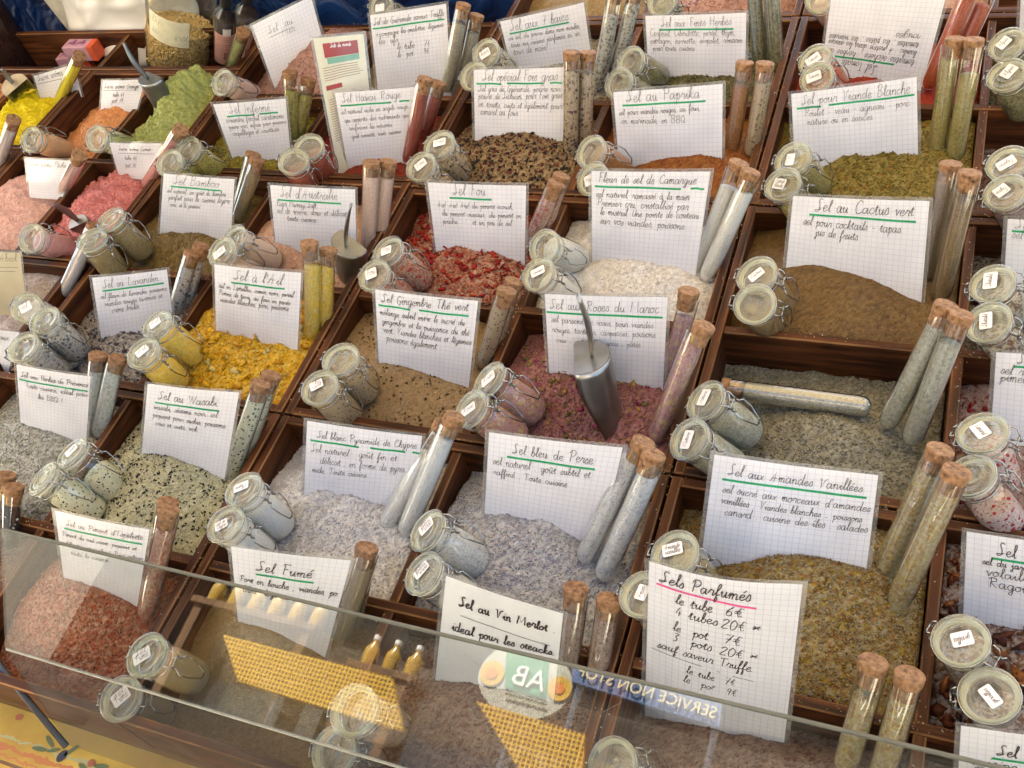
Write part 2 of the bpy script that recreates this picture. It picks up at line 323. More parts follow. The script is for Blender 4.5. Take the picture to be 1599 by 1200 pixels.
def cloth_mat():
    m, nt, p = new_mat('yellow_olive_cloth')
    tc = N(nt, 'ShaderNodeTexCoord'); sp = N(nt, 'ShaderNodeSeparateXYZ'); nt.links.new(tc.outputs['Object'], sp.inputs[0])
    n = N(nt, 'ShaderNodeTexNoise'); n.inputs['Scale'].default_value = 18; n.inputs['Detail'].default_value = 5; nt.links.new(tc.outputs['Object'], n.inputs[0])
    base = ramp(nt, [(.3, (.38, .22, .03)), (.7, (.58, .38, .06))], n.outputs[0])
    wv = N(nt, 'ShaderNodeTexNoise'); wv.inputs['Scale'].default_value = 90; nt.links.new(tc.outputs['Object'], wv.inputs[0])
    ma = N(nt, 'ShaderNodeMath', operation='MULTIPLY_ADD'); ma.inputs[1].default_value = .012; nt.links.new(wv.outputs[0], ma.inputs[0]); nt.links.new(sp.outputs[1], ma.inputs[2])
    last = base
    for c0, wd, col in ((.0835, .0022, (.42, .15, .04)), (.0763, .0012, (.42, .16, .04)), (.0925, .0012, (.38, .36, .16))):
        s1 = N(nt, 'ShaderNodeMath', operation='SUBTRACT'); s1.inputs[1].default_value = c0 + .006; nt.links.new(ma.outputs[0], s1.inputs[0])
        ab = N(nt, 'ShaderNodeMath', operation='ABSOLUTE'); nt.links.new(s1.outputs[0], ab.inputs[0])
        lt = N(nt, 'ShaderNodeMath', operation='LESS_THAN'); lt.inputs[1].default_value = wd; nt.links.new(ab.outputs[0], lt.inputs[0])
        mx = N(nt, 'ShaderNodeMix', data_type='RGBA'); nt.links.new(lt.outputs[0], mx.inputs[0]); nt.links.new(last, mx.inputs[6]); mx.inputs[7].default_value = (*col, 1); last = mx.outputs[2]
    nt.links.new(last, p.inputs['Base Color']); p.inputs['Roughness'].default_value = .75
    bp = N(nt, 'ShaderNodeBump'); bp.inputs['Strength'].default_value = .5; bp.inputs['Distance'].default_value = .004
    nt.links.new(n.outputs[0], bp.inputs['Height']); nt.links.new(bp.outputs[0], p.inputs['Normal'])
    return m
tb = empty('stall_table', (-.5, .9, -.86))
tag(tb, 'long market table under a yellow cloth printed with olives, carrying all the trays', 'table')
TBO = np.array([-.5, .9, -.86])
top = MB().box(-1.9, .9, -.83, 1.5, .73, .757); link('table_top', top.me('table_top', WOOD2), tb)
for x in (-1.8, .8):
    for y in (-.75, 1.4): link('leg', MB().box(x, x + .05, y, y + .05, 0, .73).me('leg', WOOD2), tb)
CL = cloth_mat()
vs, fs = [], []; nx, ny = 60, 10
ys = [(.93, .7595), (.3, .7595), (-.80, .7595), (-.825, .759), (-.835, .75), (-.84, .72), (-.845, .6), (-.85, .4), (-.855, .2)]
for j, (y, z) in enumerate(ys):
    for i in range(nx + 1):
        x = -1.9 + 2.8 * i / nx; k = max(0, .75 - z)
        vs.append((x, y - k * .03 * math.sin(x * 21 + .7 * math.sin(x * 7)), z))
for j in range(len(ys) - 1):
    for i in range(nx): fs.append((j * (nx + 1) + i, j * (nx + 1) + i + 1, (j + 1) * (nx + 1) + i + 1, (j + 1) * (nx + 1) + i))
clo = link('stall_cloth', mesh('stall_cloth', [np.array(v) + TBO for v in vs], fs, CL, True))
tag(clo, 'yellow cloth with red stripes and printed olives hanging over the table front', 'tablecloth')
pf = empty('wooden_platform', (-.6, .6, -.0995)); tag(pf, 'low plank platform on the yellow cloth that carries the trays', 'platform')
for k in range(8):
    pk = link('plank', MB().box(-.95, .85, 0, .2 if k else .16, 0, .0235, .0012).me('plank', wood('weathered_plank', (.05, .025, .012), (.16, .09, .045)) if k == 0 else pf.children[0].data.materials[0]), pf)
    pk.location = (0, -.4815 + (.163 + .203 * (k - 1) if k else 0), 0)
# printed olive sprig on the cloth
OL, LF, BR = plain('olive_print', (.035, .035, .05), .7), plain('leaf_print', (.12, .15, .06), .7), plain('rust_print', (.4, .12, .05), .7)
ZC = TBO[2] + .7595 + .0006
ol, lf, br = MB(), MB(), MB()
def blob(mb, c, a, b, ang, n=12):
    mb.add([(c[0] + a * math.cos(t) * math.cos(ang) - b * math.sin(t) * math.sin(ang), c[1] + a * math.cos(t) * math.sin(ang) + b * math.sin(t) * math.cos(ang), ZC) for t in [2 * math.pi * k / n for k in range(n)]], [tuple(range(n))])
for (px, py, a, b, an, mb) in [(97, 1181, .006, .0045, 1.2, ol), (143, 1192, .004, .0035, .3, br), (62, 1170, .009, .002, .1, lf), (78, 1158, .008, .002, -.5, lf), (112, 1172, .008, .002, .9, lf), (84, 1172, .007, .0018, .4, lf), (130, 1199, .007, .002, -.3, lf), (158, 1197, .008, .002, .2, lf), (30, 1120, .004, .003, .2, br), (175, 1210, .006, .0045, 1, ol)]:
    p = at(px, py, ZC); blob(mb, p, a, b, an)
for nm, mb, mt in (('olive_print', ol, OL), ('leaf_print', lf, LF), ('berry_print', br, BR)):
    for f_ in mb.f: link(nm, mesh(nm, [mb.v[k] for k in f_], [tuple(range(len(f_)))], mt), clo)

# awning over the stall
m, nt, p = new_mat('awning_canvas'); nt.nodes.remove(p)
d = N(nt, 'ShaderNodeBsdfDiffuse'); d.inputs[0].default_value = (.2, .15, .09, 1); t = N(nt, 'ShaderNodeBsdfTranslucent'); t.inputs[0].default_value = (.95, .74, .42, 1)
mx = N(nt, 'ShaderNodeMixShader'); mx.inputs[0].default_value = .22
nt.links.new(d.outputs[0], mx.inputs[1]); nt.links.new(t.outputs[0], mx.inputs[2]); nt.links.new(mx.outputs[0], nt.nodes['Material Output'].inputs[0])
AWN = m
aw = empty('awning', (-.6, .9, 1.4)); tag(aw, 'cream canvas awning stretched over the whole stall', 'awning')
vs, fs = [], []
for i in range(25):
    for j in range(9):
        x = -2.4 + 4.8 * i / 24; y = -.85 + 3.3 * j / 8
        vs.append((x, y, .35 + .1 * math.sin(math.pi * j / 8) - .05 * abs(math.sin(math.pi * i / 6)) + .12 * (j / 8)))
for i in range(24):
    for j in range(8): fs.append((i * 9 + j, i * 9 + j + 1, (i + 1) * 9 + j + 1, (i + 1) * 9 + j))
link('canvas', mesh('canvas', vs, fs, AWN, True), aw)
for x in (-2.38, 2.38):
    for y in (-.8, 2.4): link('pole', MB().tube([(x, y, -2.26), (x, y, .36)], .02, 10).me('pole', STEEL), aw)

# blue tarpaulin behind the stall
m, nt, p = new_mat('blue_tarpaulin'); p.inputs['Roughness'].default_value = .45
tc = N(nt, 'ShaderNodeTexCoord'); n = N(nt, 'ShaderNodeTexNoise'); n.inputs['Scale'].default_value = 9; n.inputs['Detail'].default_value = 3; n.inputs['Distortion'].default_value = 1.5
nt.links.new(tc.outputs['Object'], n.inputs[0]); nt.links.new(ramp(nt, [(.3, (.002, .012, .06)), (.7, (.005, .04, .17))], n.outputs[0]), p.inputs['Base Color'])
bp = N(nt, 'ShaderNodeBump'); bp.inputs['Strength'].default_value = 1; bp.inputs['Distance'].default_value = .03
nt.links.new(n.outputs[0], bp.inputs['Height']); nt.links.new(bp.outputs[0], p.inputs['Normal']); TARP = m
vs, fs = [], []
for i in range(81):
    for j in range(25):
        x = -2.4 + 1.82 * i / 80; q = j / 24
        vs.append((x, 1.165 + .012 * math.sin(x * 17 + q * 3) + .008 * math.sin(x * 41 - q * 6), -.07 + 1.2 * q))
for i in range(80):
    for j in range(24): fs.append((i * 25 + j, (i + 1) * 25 + j, (i + 1) * 25 + j + 1, i * 25 + j + 1))
tag(link('tarpaulin', mesh('tarpaulin', vs, fs, TARP, True)), 'creased dark blue tarpaulin hanging behind the back row of trays', 'tarpaulin')

# ------------------------------------------------------------------ trays
T = .0085
def tray(x0, x1, y0, y1, xs, ys, label, depth=.075, zt=0., wm=WOOD, bottom=True):
    root = empty('wooden_tray', ((x0 + x1) / 2, (y0 + y1) / 2, zt - depth))
    tag(root, label, 'tray', 'wooden spice trays laid edge to edge')
    cx, cy = (x0 + x1) / 2, (y0 + y1) / 2
    def board(a0, a1, b0, b1, dz=0., nm='board', z0=0., h=None):
        L, Wd = a1 - a0, b1 - b0; h = depth - dz if h is None else h
        jt = random.uniform(-.0008, .0008)
        if L >= Wd:
            me = MB().box(-L / 2, L / 2, -Wd / 2, Wd / 2, z0, z0 + h, .0012).me(nm, wm); o = link(nm, me, root); o.location = ((a0 + a1) / 2 - cx, (b0 + b1) / 2 - cy, 0)
        else:
            me = MB().box(-Wd / 2, Wd / 2, -L / 2, L / 2, z0, z0 + h, .0012).me(nm, wm); o = link(nm, me, root); o.location = ((a0 + a1) / 2 - cx, (b0 + b1) / 2 - cy, 0); o.rotation_euler.z = math.pi / 2 + jt * .5
        return o
    def by(a0, a1, b0, b1, **k):    # board whose grain runs along y
        L, Wd = b1 - b0, a1 - a0; dz = k.get('dz', 0)
        me = MB().box(-L / 2, L / 2, -Wd / 2, Wd / 2, 0, depth - dz, .0012).me('board', wm); o = link('board', me, root)
        o.location = ((a0 + a1) / 2 - cx, (b0 + b1) / 2 - cy, 0); o.rotation_euler.z = math.pi / 2
    by(x0, x0 + T, y0, y1); by(x1 - T, x1, y0, y1)
    board(x0 + T, x1 - T, y0, y0 + T, dz=.0007); board(x0 + T, x1 - T, y1 - T, y1, dz=.0007)
    for y in ys: board(x0 + T, x1 - T, y - T / 2, y + T / 2, dz=.003)
    yb = [y0 + T / 2] + list(ys) + [y1 - T / 2]
    for x in xs:
        for k in range(len(yb) - 1): by(x - T / 2, x + T / 2, yb[k] + T / 2, yb[k + 1] - T / 2, dz=.004)
    worn_lit_edges(root)
    if bottom: board(x0 + T, x1 - T, y0 + T, y1 - T, z0=.0005, h=.004, nm='bottom_panel')
def worn_lit_edges(root):
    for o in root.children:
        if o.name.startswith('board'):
            o.data.materials.append(WORN_LIT)
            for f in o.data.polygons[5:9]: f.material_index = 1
yb = [(.118, .4285, .265), (.4315, .7585, .595), (.7615, 1.0885, .925), (1.0915, 1.42, 1.26)]
desc = ['nearest the camera', 'second from the front', 'third from the front', 'at the back']
for k, (a, b, c) in enumerate(yb):
    tray(-.567, -.1805, a, b, [-.375], [c], f'dark wooden four-compartment tray in the middle block, {desc[k]}')
    tray(-.1775, .235, a, b, [.03], [c], f'dark wooden four-compartment tray in the right-hand block, {desc[k]}')
tray(-.955, -.5705, .118, .4285, [-.76], [.265], 'dark wooden tray holding the Espelette, herb and wasabi salts')
tray(-.935, -.5705, .4315, .7685, [-.757], [.597], 'dark wooden tray holding the lavandin, garlic, bamboo and Australian salts')
tray(-.935, -.5705, .7715, 1.09, [-.757], [.93], 'dark wooden tray holding the Hawaiian red salt and saffron salt')
tray(-1.212, -.938, .60, .982, [-1.073], [.785], 'red-brown wooden tray of orange, green and pink flavoured sugars')
tray(-1.215, -.958, .4315, .597, [-1.09], [], 'worn wooden tray behind the clip jars with white salt')
tray(-1.17, -.958, .19, .4285, [], [], 'wooden tray cut by the left edge holding pale herb salt')
tray(-1.50, -1.215, .80, .982, [-1.35], [], 'wooden tray with the bright yellow sugar')
tray(-1.50, -1.2145, .60, .797, [-1.35], [], 'wooden tray in front of the yellow sugar at the left edge')
tray(-1.50, -.938, .985, 1.09, [-1.212], [], 'empty shelf-like wooden tray behind the sugars carrying jar and boxes')

# ------------------------------------------------------------------ salt heaps
def vnoise(x, y, s, seed):
    r = np.random.default_rng(seed); G = r.random((64, 64)); X = x / s + r.random() * 30; Y = y / s + r.random() * 30
    xi = np.floor(X).astype(int); yi = np.floor(Y).astype(int); fx = X - xi; fy = Y - yi; fx = fx * fx * (3 - 2 * fx); fy = fy * fy * (3 - 2 * fy)
    g = lambda a, b: G[a % 64, b % 64]
    return (g(xi, yi) * (1 - fx) * (1 - fy) + g(xi + 1, yi) * fx * (1 - fy) + g(xi, yi + 1) * (1 - fx) * fy + g(xi + 1, yi + 1) * fx * fy) - .5
def pick(pal, n):
    w = np.array([q for _, q in pal], float); w /= w.sum(); c = np.array([c for c, _ in pal])
    return np.clip(c[rng.choice(len(pal), n, p=w)] * rng.uniform(.82, 1.15, (n, 1)), 0, 1)
OCT = np.array([[1, 0, 0], [0, 1, 0], [-1, 0, 0], [0, -1, 0], [0, 0, 1], [0, 0, -1]], float) * .5
OCF = np.array([[0, 1, 4], [1, 2, 4], [2, 3, 4], [3, 0, 4], [1, 0, 5], [2, 1, 5], [3, 2, 5], [0, 3, 5]])
def scatter_mesh(name, pos, size, cols, flat, elong=1.3):
    n = len(pos); q = rng.normal(size=(n, 4)); q /= np.linalg.norm(q, axis=1)[:, None]
    a, b, c, d = q.T
    Rm = np.stack([1 - 2 * (c * c + d * d), 2 * (b * c - a * d), 2 * (b * d + a * c), 2 * (b * c + a * d), 1 - 2 * (b * b + d * d), 2 * (c * d - a * b), 2 * (b * d - a * c), 2 * (c * d + a * b), 1 - 2 * (b * b + c * c)], 1).reshape(n, 3, 3)
    sz = size * rng.uniform(.55, 1.35, (n, 1, 1)) * np.array([elong, 1, flat]) * rng.uniform(.8, 1.2, (n, 1, 3))
    vs = (OCT[None] * rng.uniform(.75, 1.25, (n, 6, 1)) * sz) @ Rm.transpose(0, 2, 1) + pos[:, None]
    fs = (OCF[None] + (np.arange(n) * 6)[:, None, None]).reshape(-1, 3)
    me = bpy.data.meshes.new(name); me.vertices.add(n * 6); me.vertices.foreach_set('co', vs.reshape(-1).astype(np.float32))
    me.loops.add(len(fs) * 3); me.loops.foreach_set('vertex_index', fs.reshape(-1).astype(np.int32))
    me.polygons.add(len(fs)); me.polygons.foreach_set('loop_start', np.arange(0, len(fs) * 3, 3, dtype=np.int32)); me.polygons.foreach_set('loop_total', np.full(len(fs), 3, np.int32))
    me.update(calc_edges=True); me.materials.append(SALT)
    at_ = me.color_attributes.new('col', 'FLOAT_COLOR', 'POINT')
    cc = np.ones((n, 6, 4), np.float32); cc[:, :, :3] = cols[:, None]; at_.data.foreach_set('color', cc.reshape(-1)); return me
hseed = [100]
def heap(kind, x0, x1, y0, y1, label, base=-.034, mounds=((.55, .55, .03, .35),), slope=0., dens=1.):
    pal, gs, n, clump, chips = K[kind]; hseed[0] += 9; sd_ = hseed[0]
    x0, x1, y0, y1 = x0 + .0055, x1 - .0055, y0 + .0055, y1 - .0055; W, D = x1 - x0, y1 - y0
    def H(x, y):
        h = np.full_like(x, base) + slope * (y - y0)
        for mx_, my_, a, s in mounds:
            a, s = a * 1.12, s * 1.18
            r = np.sqrt(((x - x0 - mx_ * W) / W) ** 2 + ((y - y0 - my_ * D) / D * .95) ** 2) / s
            h = h + a * np.where(r < 1.6, .5 * (1 + np.cos(np.pi * np.clip(r / 1.6, 0, 1))), 0)
        h = h + .008 * vnoise(x, y, .045, sd_) + .0035 * vnoise(x, y, .015, sd_ + 1) + clump * (vnoise(x, y, .011, sd_ + 2) + .6 * vnoise(x, y, .005, sd_ + 3))
        return h
    nx, ny = (110, 95) if clump > .004 else (84, 72)
    X, Y = np.meshgrid(np.linspace(x0, x1, nx), np.linspace(y0, y1, ny)); Z = H(X, Y) + rng.normal(0, gs * .16, X.shape)
    vs = np.stack([X, Y, Z], -1).reshape(-1, 3)
    i = np.arange((ny - 1) * (nx - 1)); r0 = i // (nx - 1); c0 = i % (nx - 1); a = r0 * nx + c0
    fs = np.stack([a, a + 1, a + nx + 1, a + nx], 1)
    # skirt closing the heap down to the tray floor
    ring = list(range(nx)) + [r * nx + nx - 1 for r in range(1, ny)] + [(ny - 1) * nx + c for c in range(nx - 2, -1, -1)] + [r * nx for r in range(ny - 2, 0, -1)]
    k0 = len(vs); sk = vs[ring].copy(); sk[:, 2] = -.0705; vs = np.vstack([vs, sk]); m_ = len(ring)
    fl = [tuple(f) for f in fs.tolist()] + [(ring[(k + 1) % m_], ring[k], k0 + k, k0 + (k + 1) % m_) for k in range(m_)]
    org = np.array([(x0 + x1) / 2, (y0 + y1) / 2, base]); me = mesh('salt_heap', vs - org, fl, SALT, True)
    at_ = me.color_attributes.new('col', 'FLOAT_COLOR', 'POINT'); cc = np.ones((len(vs), 4), np.float32); cc[:, :3] = pick(pal, len(vs)); at_.data.foreach_set('color', cc.reshape(-1))
    o = link('salt_heap', me); o.location = org; tag(o, label, 'salt heap', 'loose salts and sugars heaped in the trays')
    n = int(n * dens * W * D / .032 * 1.5)
    if n:
        px = rng.uniform(x0 + .001, x1 - .001, n); py = rng.uniform(y0 + .001, y1 - .001, n)
        pos = np.stack([px, py, H(px, py) + gs * rng.uniform(-.1, .35, n)], 1)
        gm = link('grains', scatter_mesh('grains', pos - org, gs * .86, pick(pal, n), .8, 1.12), o); gm['kind'] = 'stuff'
    if chips:
        cp, cs, cn, cf = chips; n = int(cn * W * D / .032)
        px = rng.uniform(x0 + .003, x1 - .003, n); py = rng.uniform(y0 + .003, y1 - .003, n)
        pos = np.stack([px, py, H(px, py) + cs * .12], 1)
        nm = {'ail': 'garlic_flakes', 'fou': 'pepper_flakes', 'roses': 'rose_petals', 'foie': 'peppercorns', 'wasabi': 'sesame_seeds', 'girolles': 'mushroom_pieces', 'canard': 'pink_berries'}.get(kind, 'flecks')
        gm = link(nm, scatter_mesh(nm, pos - org, cs, pick(cp, n), cf, 1.4), o); gm['kind'] = 'stuff'
    return o
C1, C2, C3, C4, C5 = (-.567, -.375), (-.375, -.18), (-.178, .03), (.03, .235), None
L1, L2, S1, S2 = (-.935, -.757), (-.757, -.57), (-1.212, -1.073), (-1.073, -.938)
heap('vanille', *C3, .265, .43, 'coarse golden almond vanilla salt heaped behind the Sels Parfumés sign', -.038, ((.60, .50, .046, .44),))
heap('merlot', *C3, .118, .265, 'dark grainy salt under the two large tubes at the bottom edge', -.055, dens=.8)
heap('grey', *C3, .43, .595, 'coarse grey salt with a tube lying across it', -.05, ((.55, .32, .034, .42),))
heap('cactus', *C3, .595, .76, 'fine brown cactus salt in a smooth double mound', -.036, ((.55, .55, .026, .62), (.4, .32, .016, .26)))
heap('viande', *C3, .76, .925, 'yellow-green herb salt below the Viande Blanche card', -.03, ((.6, .5, .024, .5),))
heap('tomate', *C3, .925, 1.09, 'red tomato salt mostly hidden behind the upside-down card', -.04)
heap('foie', *C1, .76, .925, 'beige salt full of dark peppercorns below the Foie gras card', -.032, ((.55, .45, .034, .45),))
heap('paprika', *C2, .76, .925, 'orange-brown paprika salt below the Paprika card', -.03, ((.6, .5, .024, .45),))
heap('baies', *C1, .925, 1.09, 'pale speckled salt behind the Foie gras card', -.03, ((.5, .5, .02, .4),))
heap('herbs', *C2, .925, 1.09, 'dark green chopped herb salt below the Fines Herbes card', -.03, ((.6, .45, .024, .4),))
heap('fou', *C1, .595, .76, 'pinkish salt scattered with bright red pepper flakes', -.036, ((.55, .45, .03, .45),))
heap('camargue', *C2, .595, .76, 'bright white fleur de sel behind the Roses card', -.036, ((.5, .45, .032, .48),))
heap('ginger', *C1, .43, .595, 'smooth beige ginger salt flecked with dark tea', -.036, ((.5, .5, .03, .5),))
heap('roses', *C2, .43, .595, 'rose pink salt with dried petals around a steel scoop', -.036, ((.55, .5, .028, .5), (.3, .7, .012, .2)))
heap('chypre', *C1, .265, .43, 'white pyramid salt between the two lower clip jars', -.036, ((.55, .5, .034, .42),))
heap('perse', *C2, .265, .43, 'white salt tinted with blue crystals below the Perse card', -.036, ((.45, .5, .034, .42),))
heap('fume', *C1, .118, .265, 'fine brown smoked salt behind the clear panel', -.058, ((.4, .72, .048, .4),))
heap('merlot', *C2, .118, .265, 'purplish wine salt behind the clear panel', -.055, ((.5, .7, .03, .45),))
heap('espelette', -.76, -.57, .118, .265, 'pink and red Espelette pepper salt behind the clear panel', -.052, ((.45, .62, .05, .42),))
heap('merlot', -.955, -.76, .118, .265, 'reddish salt at the lower left behind the panel corner', -.04)
heap('wasabi', -.76, -.57, .265, .43, 'pale green wasabi salt dotted with black sesame', -.032, ((.52, .42, .038, .42),))
heap('herbes', -.955, -.76, .265, .43, 'whitish salt with Provence herbs', -.036, ((.55, .55, .034, .42),))
heap('ail', *L2, .43, .597, 'orange-yellow garlic salt with large garlic slices', -.032, ((.5, .5, .03, .5),))
heap('lavandin', *L1, .43, .597, 'grey and black lavandin salt', -.038, ((.6, .5, .03, .45),))
heap('bamboo', *L1, .597, .77, 'brownish green bamboo salt under the Bamboo card', -.036, ((.55, .45, .03, .45),))
heap('australie', *L2, .597, .77, 'peach coloured Australian river salt', -.04, ((.3, .45, .036, .35),))
heap('inferne', *L1, .77, .93, 'coarse yellow-green saffron salt', -.036, ((.6, .35, .03, .4),))
heap('hawai', *L2, .77, .93, 'brick red Hawaiian salt', -.034, ((.5, .4, .018, .5),))
heap('pinkt', *L1, .93, 1.09, 'dusky pink salt below the tilted card', -.03, ((.8, .5, .05, .45),))
heap('truffe', *L2, .93, 1.09, 'grey truffle salt behind the Guérande card', -.035, ((.5, .5, .025, .4),))
heap('green', *S2, .785, .982, 'clumpy lime green sugar with a metal scoop in it', -.036, ((.5, .35, .034, .4), (.55, .85, .04, .3)))
heap('orange', *S1, .785, .982, 'soft orange sugar between two partitions', -.042, ((.7, .55, .036, .45),))
heap('pinkb', *S2, .60, .785, 'clumpy strawberry pink sugar', -.036, ((.5, .6, .036, .45),))
heap('pinka', *S1, .60, .785, 'pale peach pink sugar', -.04, ((.35, .55, .036, .45),))
heap('yellow', -1.35, -1.212, .80, .982, 'bright lemon yellow sugar', -.036, ((.5, .4, .04, .5),))
heap('orange', -1.50, -1.35, .80, .982, 'light ochre sugar at the top left edge', -.03, dens=.3)
heap('pinka', -1.35, -1.212, .60, .797, 'pale sugar at the left edge of the photo', -.04, dens=.4)
heap('plainw', -1.09, -.958, .4315, .597, 'white salt with a pink tinge beside the clip jars', -.036, ((.5, .7, .02, .4),))
heap('plainw', -1.215, -1.09, .4315, .597, 'pinkish white salt behind the beige card', -.036)
heap('herbes', -1.17, -.958, .19, .4285, 'pale salt at the left edge below the clip jars', -.045)
heap('girolles', *C4, .265, .43, 'white salt covered with brown mushroom pieces', -.030, ((.5, .5, .02, .5),))
heap('merlot', *C4, .118, .265, 'dark salt at the lower right corner', -.045)
heap('canard', *C4, .43, .595, 'pale salt scattered with dark red berries', -.040, ((.5, .5, .01, .5),))
heap('shitake', *C4, .595, .76, 'grey shiitake salt at the right edge', -.042)
heap('merlot', *C4, .76, .925, 'dark flaked salt under the right edge jars', -.05, dens=.6)
heap('herbs', *C4, .925, 1.09, 'dark herb salt at the top right', -.05, dens=.6)
heap('fume', *C1, 1.09, 1.26, 'yellow-brown powder in the back middle tray', -.03, dens=.5)
heap('pinkt', *C2, 1.09, 1.26, 'pale brown salt in the back tray', -.03, dens=.5)
heap('australie', *C3, 1.09, 1.26, 'peach salt in the back right tray', -.03, dens=.5)

# ------------------------------------------------------------------ handwriting: a stroke font (x-height = 10)
GL = {
'a': (12, '8,9 4,10 1,6 2,1 5,0 8,5 9,10 9,3 10,0 12,2'), 'b': (9, '0,2 4,12 5,20 3,21 2,14 2,3 4,0 7,2 8,7 5,9 3,7'),
'c': (9, '8,8 5,10 1,6 2,1 5,0 9,3'), 'd': (12, '8,9 4,10 1,6 2,1 5,0 8,5 10,14 10,21 9,3 10,0 12,2'), 'e': (9, '1,4 6,6 7,9 4,10 1,6 2,1 5,0 9,3'),
'f': (8, '0,2 5,12 7,19 5,21 3,14 3,0 2,-8 4,-9 5,-3 3,1 8,4'), 'g': (11, '8,9 4,10 1,6 2,1 5,0 8,5 9,10 8,-6 5,-9 3,-6 9,0 11,3'),
'h': (11, '0,2 4,13 5,20 3,21 2,12 2,0|2,5 5,10 8,8 8,1 9,0 11,2'), 'i': (6, '0,3 3,10 3,2 5,0 6,2|4,14 4.4,15.4'), 'j': (6, '0,4 3,10 3,-6 1,-9 -1,-6 6,2|4,14 4.4,15.4'),
'k': (10, '0,2 4,13 5,20 3,21 2,12 2,0|8,9 3,5 8,0 10,2'), 'l': (6, '0,2 5,13 6,20 4,21 3,14 3,3 4,0 6,2'), 'm': (14, '0,5 2,10 2,0|2,5 5,10 6,8 6,0|6,5 9,10 11,8 11,1 12,0 14,2'),
'n': (11, '0,5 2,10 2,0|2,5 5,10 8,8 8,1 9,0 11,2'), 'o': (10, '5,10 1,7 1,2 4,0 8,3 8,8 5,10 6,8 10,9'), 'p': (10, '0,5 3,10 2,-9|3,6 6,10 9,7 8,2 5,0 3,2'),
'q': (11, '8,9 4,10 1,6 2,1 5,0 8,5 9,10 9,-9|9,-3 11,2'), 'r': (9, '0,3 3,9 3,11 5,9 8,9 7,3 8,0 9,2'), 's': (8, '0,2 5,11 7,5 6,1 3,0 1,2|6,1 8,3'),
't': (7, '0,4 4,15 3,3 4,0 7,2|1,11 7,11'), 'u': (11, '0,6 2,10 2,3 4,0 7,4 8,10 8,2 9,0 11,2'), 'v': (9, '0,8 2,10 4,0 8,9 9,9'), 'w': (13, '0,8 2,10 4,0 7,9 9,0 12,9 13,9'),
'x': (10, '0,9 3,9 6,1 9,1|8,10 1,0'), 'y': (11, '0,6 2,10 2,3 4,0 7,4 8,10 7,-6 4,-9 2,-6 9,1 11,3'), 'z': (9, '1,9 7,9 1,0 8,0'),
'A': (17, '0,1 2,3 9,21 9,0|2,8 14,8'), 'B': (15, '3,20 3,0|0,18 8,21 12,17 8,11 4,11 10,10 13,5 9,0 2,0'), 'C': (14, '13,17 8,21 2,12 4,2 9,0 14,4'), 'D': (15, '3,20 3,0|0,19 8,20 14,12 9,1 2,0'),
'E': (12, '11,20 4,20 3,11 9,11 3,11 3,1 11,1'), 'F': (13, '4,20 4,0|1,18 3,21 13,20|4,11 10,11'), 'G': (15, '13,17 8,21 2,12 4,2 9,0 12,3 12,9 8,9|12,9 12,-4'), 'H': (15, '2,20 3,0|12,21 12,0|0,10 14,11'),
'I': (7, '3,20 3,0'), 'J': (10, '8,20 7,2 3,0 1,3'), 'K': (13, '3,20 3,0|12,20 3,9 12,0'), 'L': (13, '3,21 3,1 3,0 12,1|1,19 5,21'), 'M': (19, '1,0 3,20 9,5 15,20 16,0'), 'N': (15, '2,0 2,20 12,0 12,20'),
'O': (14, '7,20 1,12 4,0 10,1 13,12 7,20'), 'P': (14, '4,20 3,0|0,16 3,21 10,21 13,16 9,10 4,11'), 'Q': (16, '7,20 1,12 4,0 10,1 13,12 7,20|9,5 15,-2'), 'R': (15, '4,20 3,0|0,17 4,21 11,20 11,14 4,11 12,0'),
'S': (14, '12,19 8,21 5,17 8,9 7,2 2,0 0,3 6,3|7,2 11,5'), 'T': (14, '7,20 7,2 9,0|0,19 14,20'), 'U': (14, '2,20 2,4 6,0 11,4 12,20 12,0'), 'V': (15, '0,18 3,20 6,0 10,16 15,20'), 'W': (20, '0,20 4,0 9,18 13,0 19,20'),
'X': (13, '1,20 12,0|12,20 1,0'), 'Y': (14, '1,20 7,10|13,20 6,0'), 'Z': (13, '1,20 12,20 1,0 12,0'),
'0': (11, '5,18 1,10 3,0 8,1 10,11 5,18'), '1': (7, '1,14 5,18 5,0'), '2': (11, '1,14 5,18 9,14 1,0 10,0'), '3': (10, '1,18 9,18 4,11 8,6 5,0 1,1'), '4': (11, '6,18 1,6 10,6|7,11 7,0'), '5': (10, '9,18 2,18 2,11 7,10 8,4 5,0 1,1'),
'6': (10, '8,18 2,10 2,2 6,0 8,5 5,9 2,6'), '7': (11, '1,17 10,18 4,0|3,9 9,9'), '8': (10, '5,18 2,14 8,4 5,0 2,4 8,14 5,18'), '9': (10, '8,16 4,18 2,12 5,9 8,13 8,16 6,0'),
'.': (5, '1,0 2,.8'), ',': (5, '2,1 1,-3'), '!': (5, '2,20 2,6|2,0 2,1'), "'": (5, '2,21 1,16'), '-': (9, '1,6 7,6'), '_': (10, '1,2 8,2'), '*': (10, '1,10 9,2|9,10 1,2|0,6 10,6'), ':': (5, '2,9 2,8|2,2 2,1'), '/': (9, '1,0 8,20'),
'€': (11, '10,16 6,18 3,9 6,0 10,2|0,11 8,11|0,7 8,7'),
}
ACC = {'é': ('e', '4,13 8,17'), 'è': ('e', '2,17 6,13'), 'ê': ('e', '1,13 4,16 8,13'), 'à': ('a', '3,17 7,13'), 'â': ('a', '2,13 5,16 9,13'), 'î': ('i', '1,13 4,16 7,13'), 'ï': ('i', '1,14 2,14|5,14 6,14'),
       'ô': ('o', '2,13 5,16 9,13'), 'û': ('u', '2,13 5,16 9,13'), 'ù': ('u', '3,17 7,13'), 'ç': ('c', '5,0 6,-3 3,-4')}
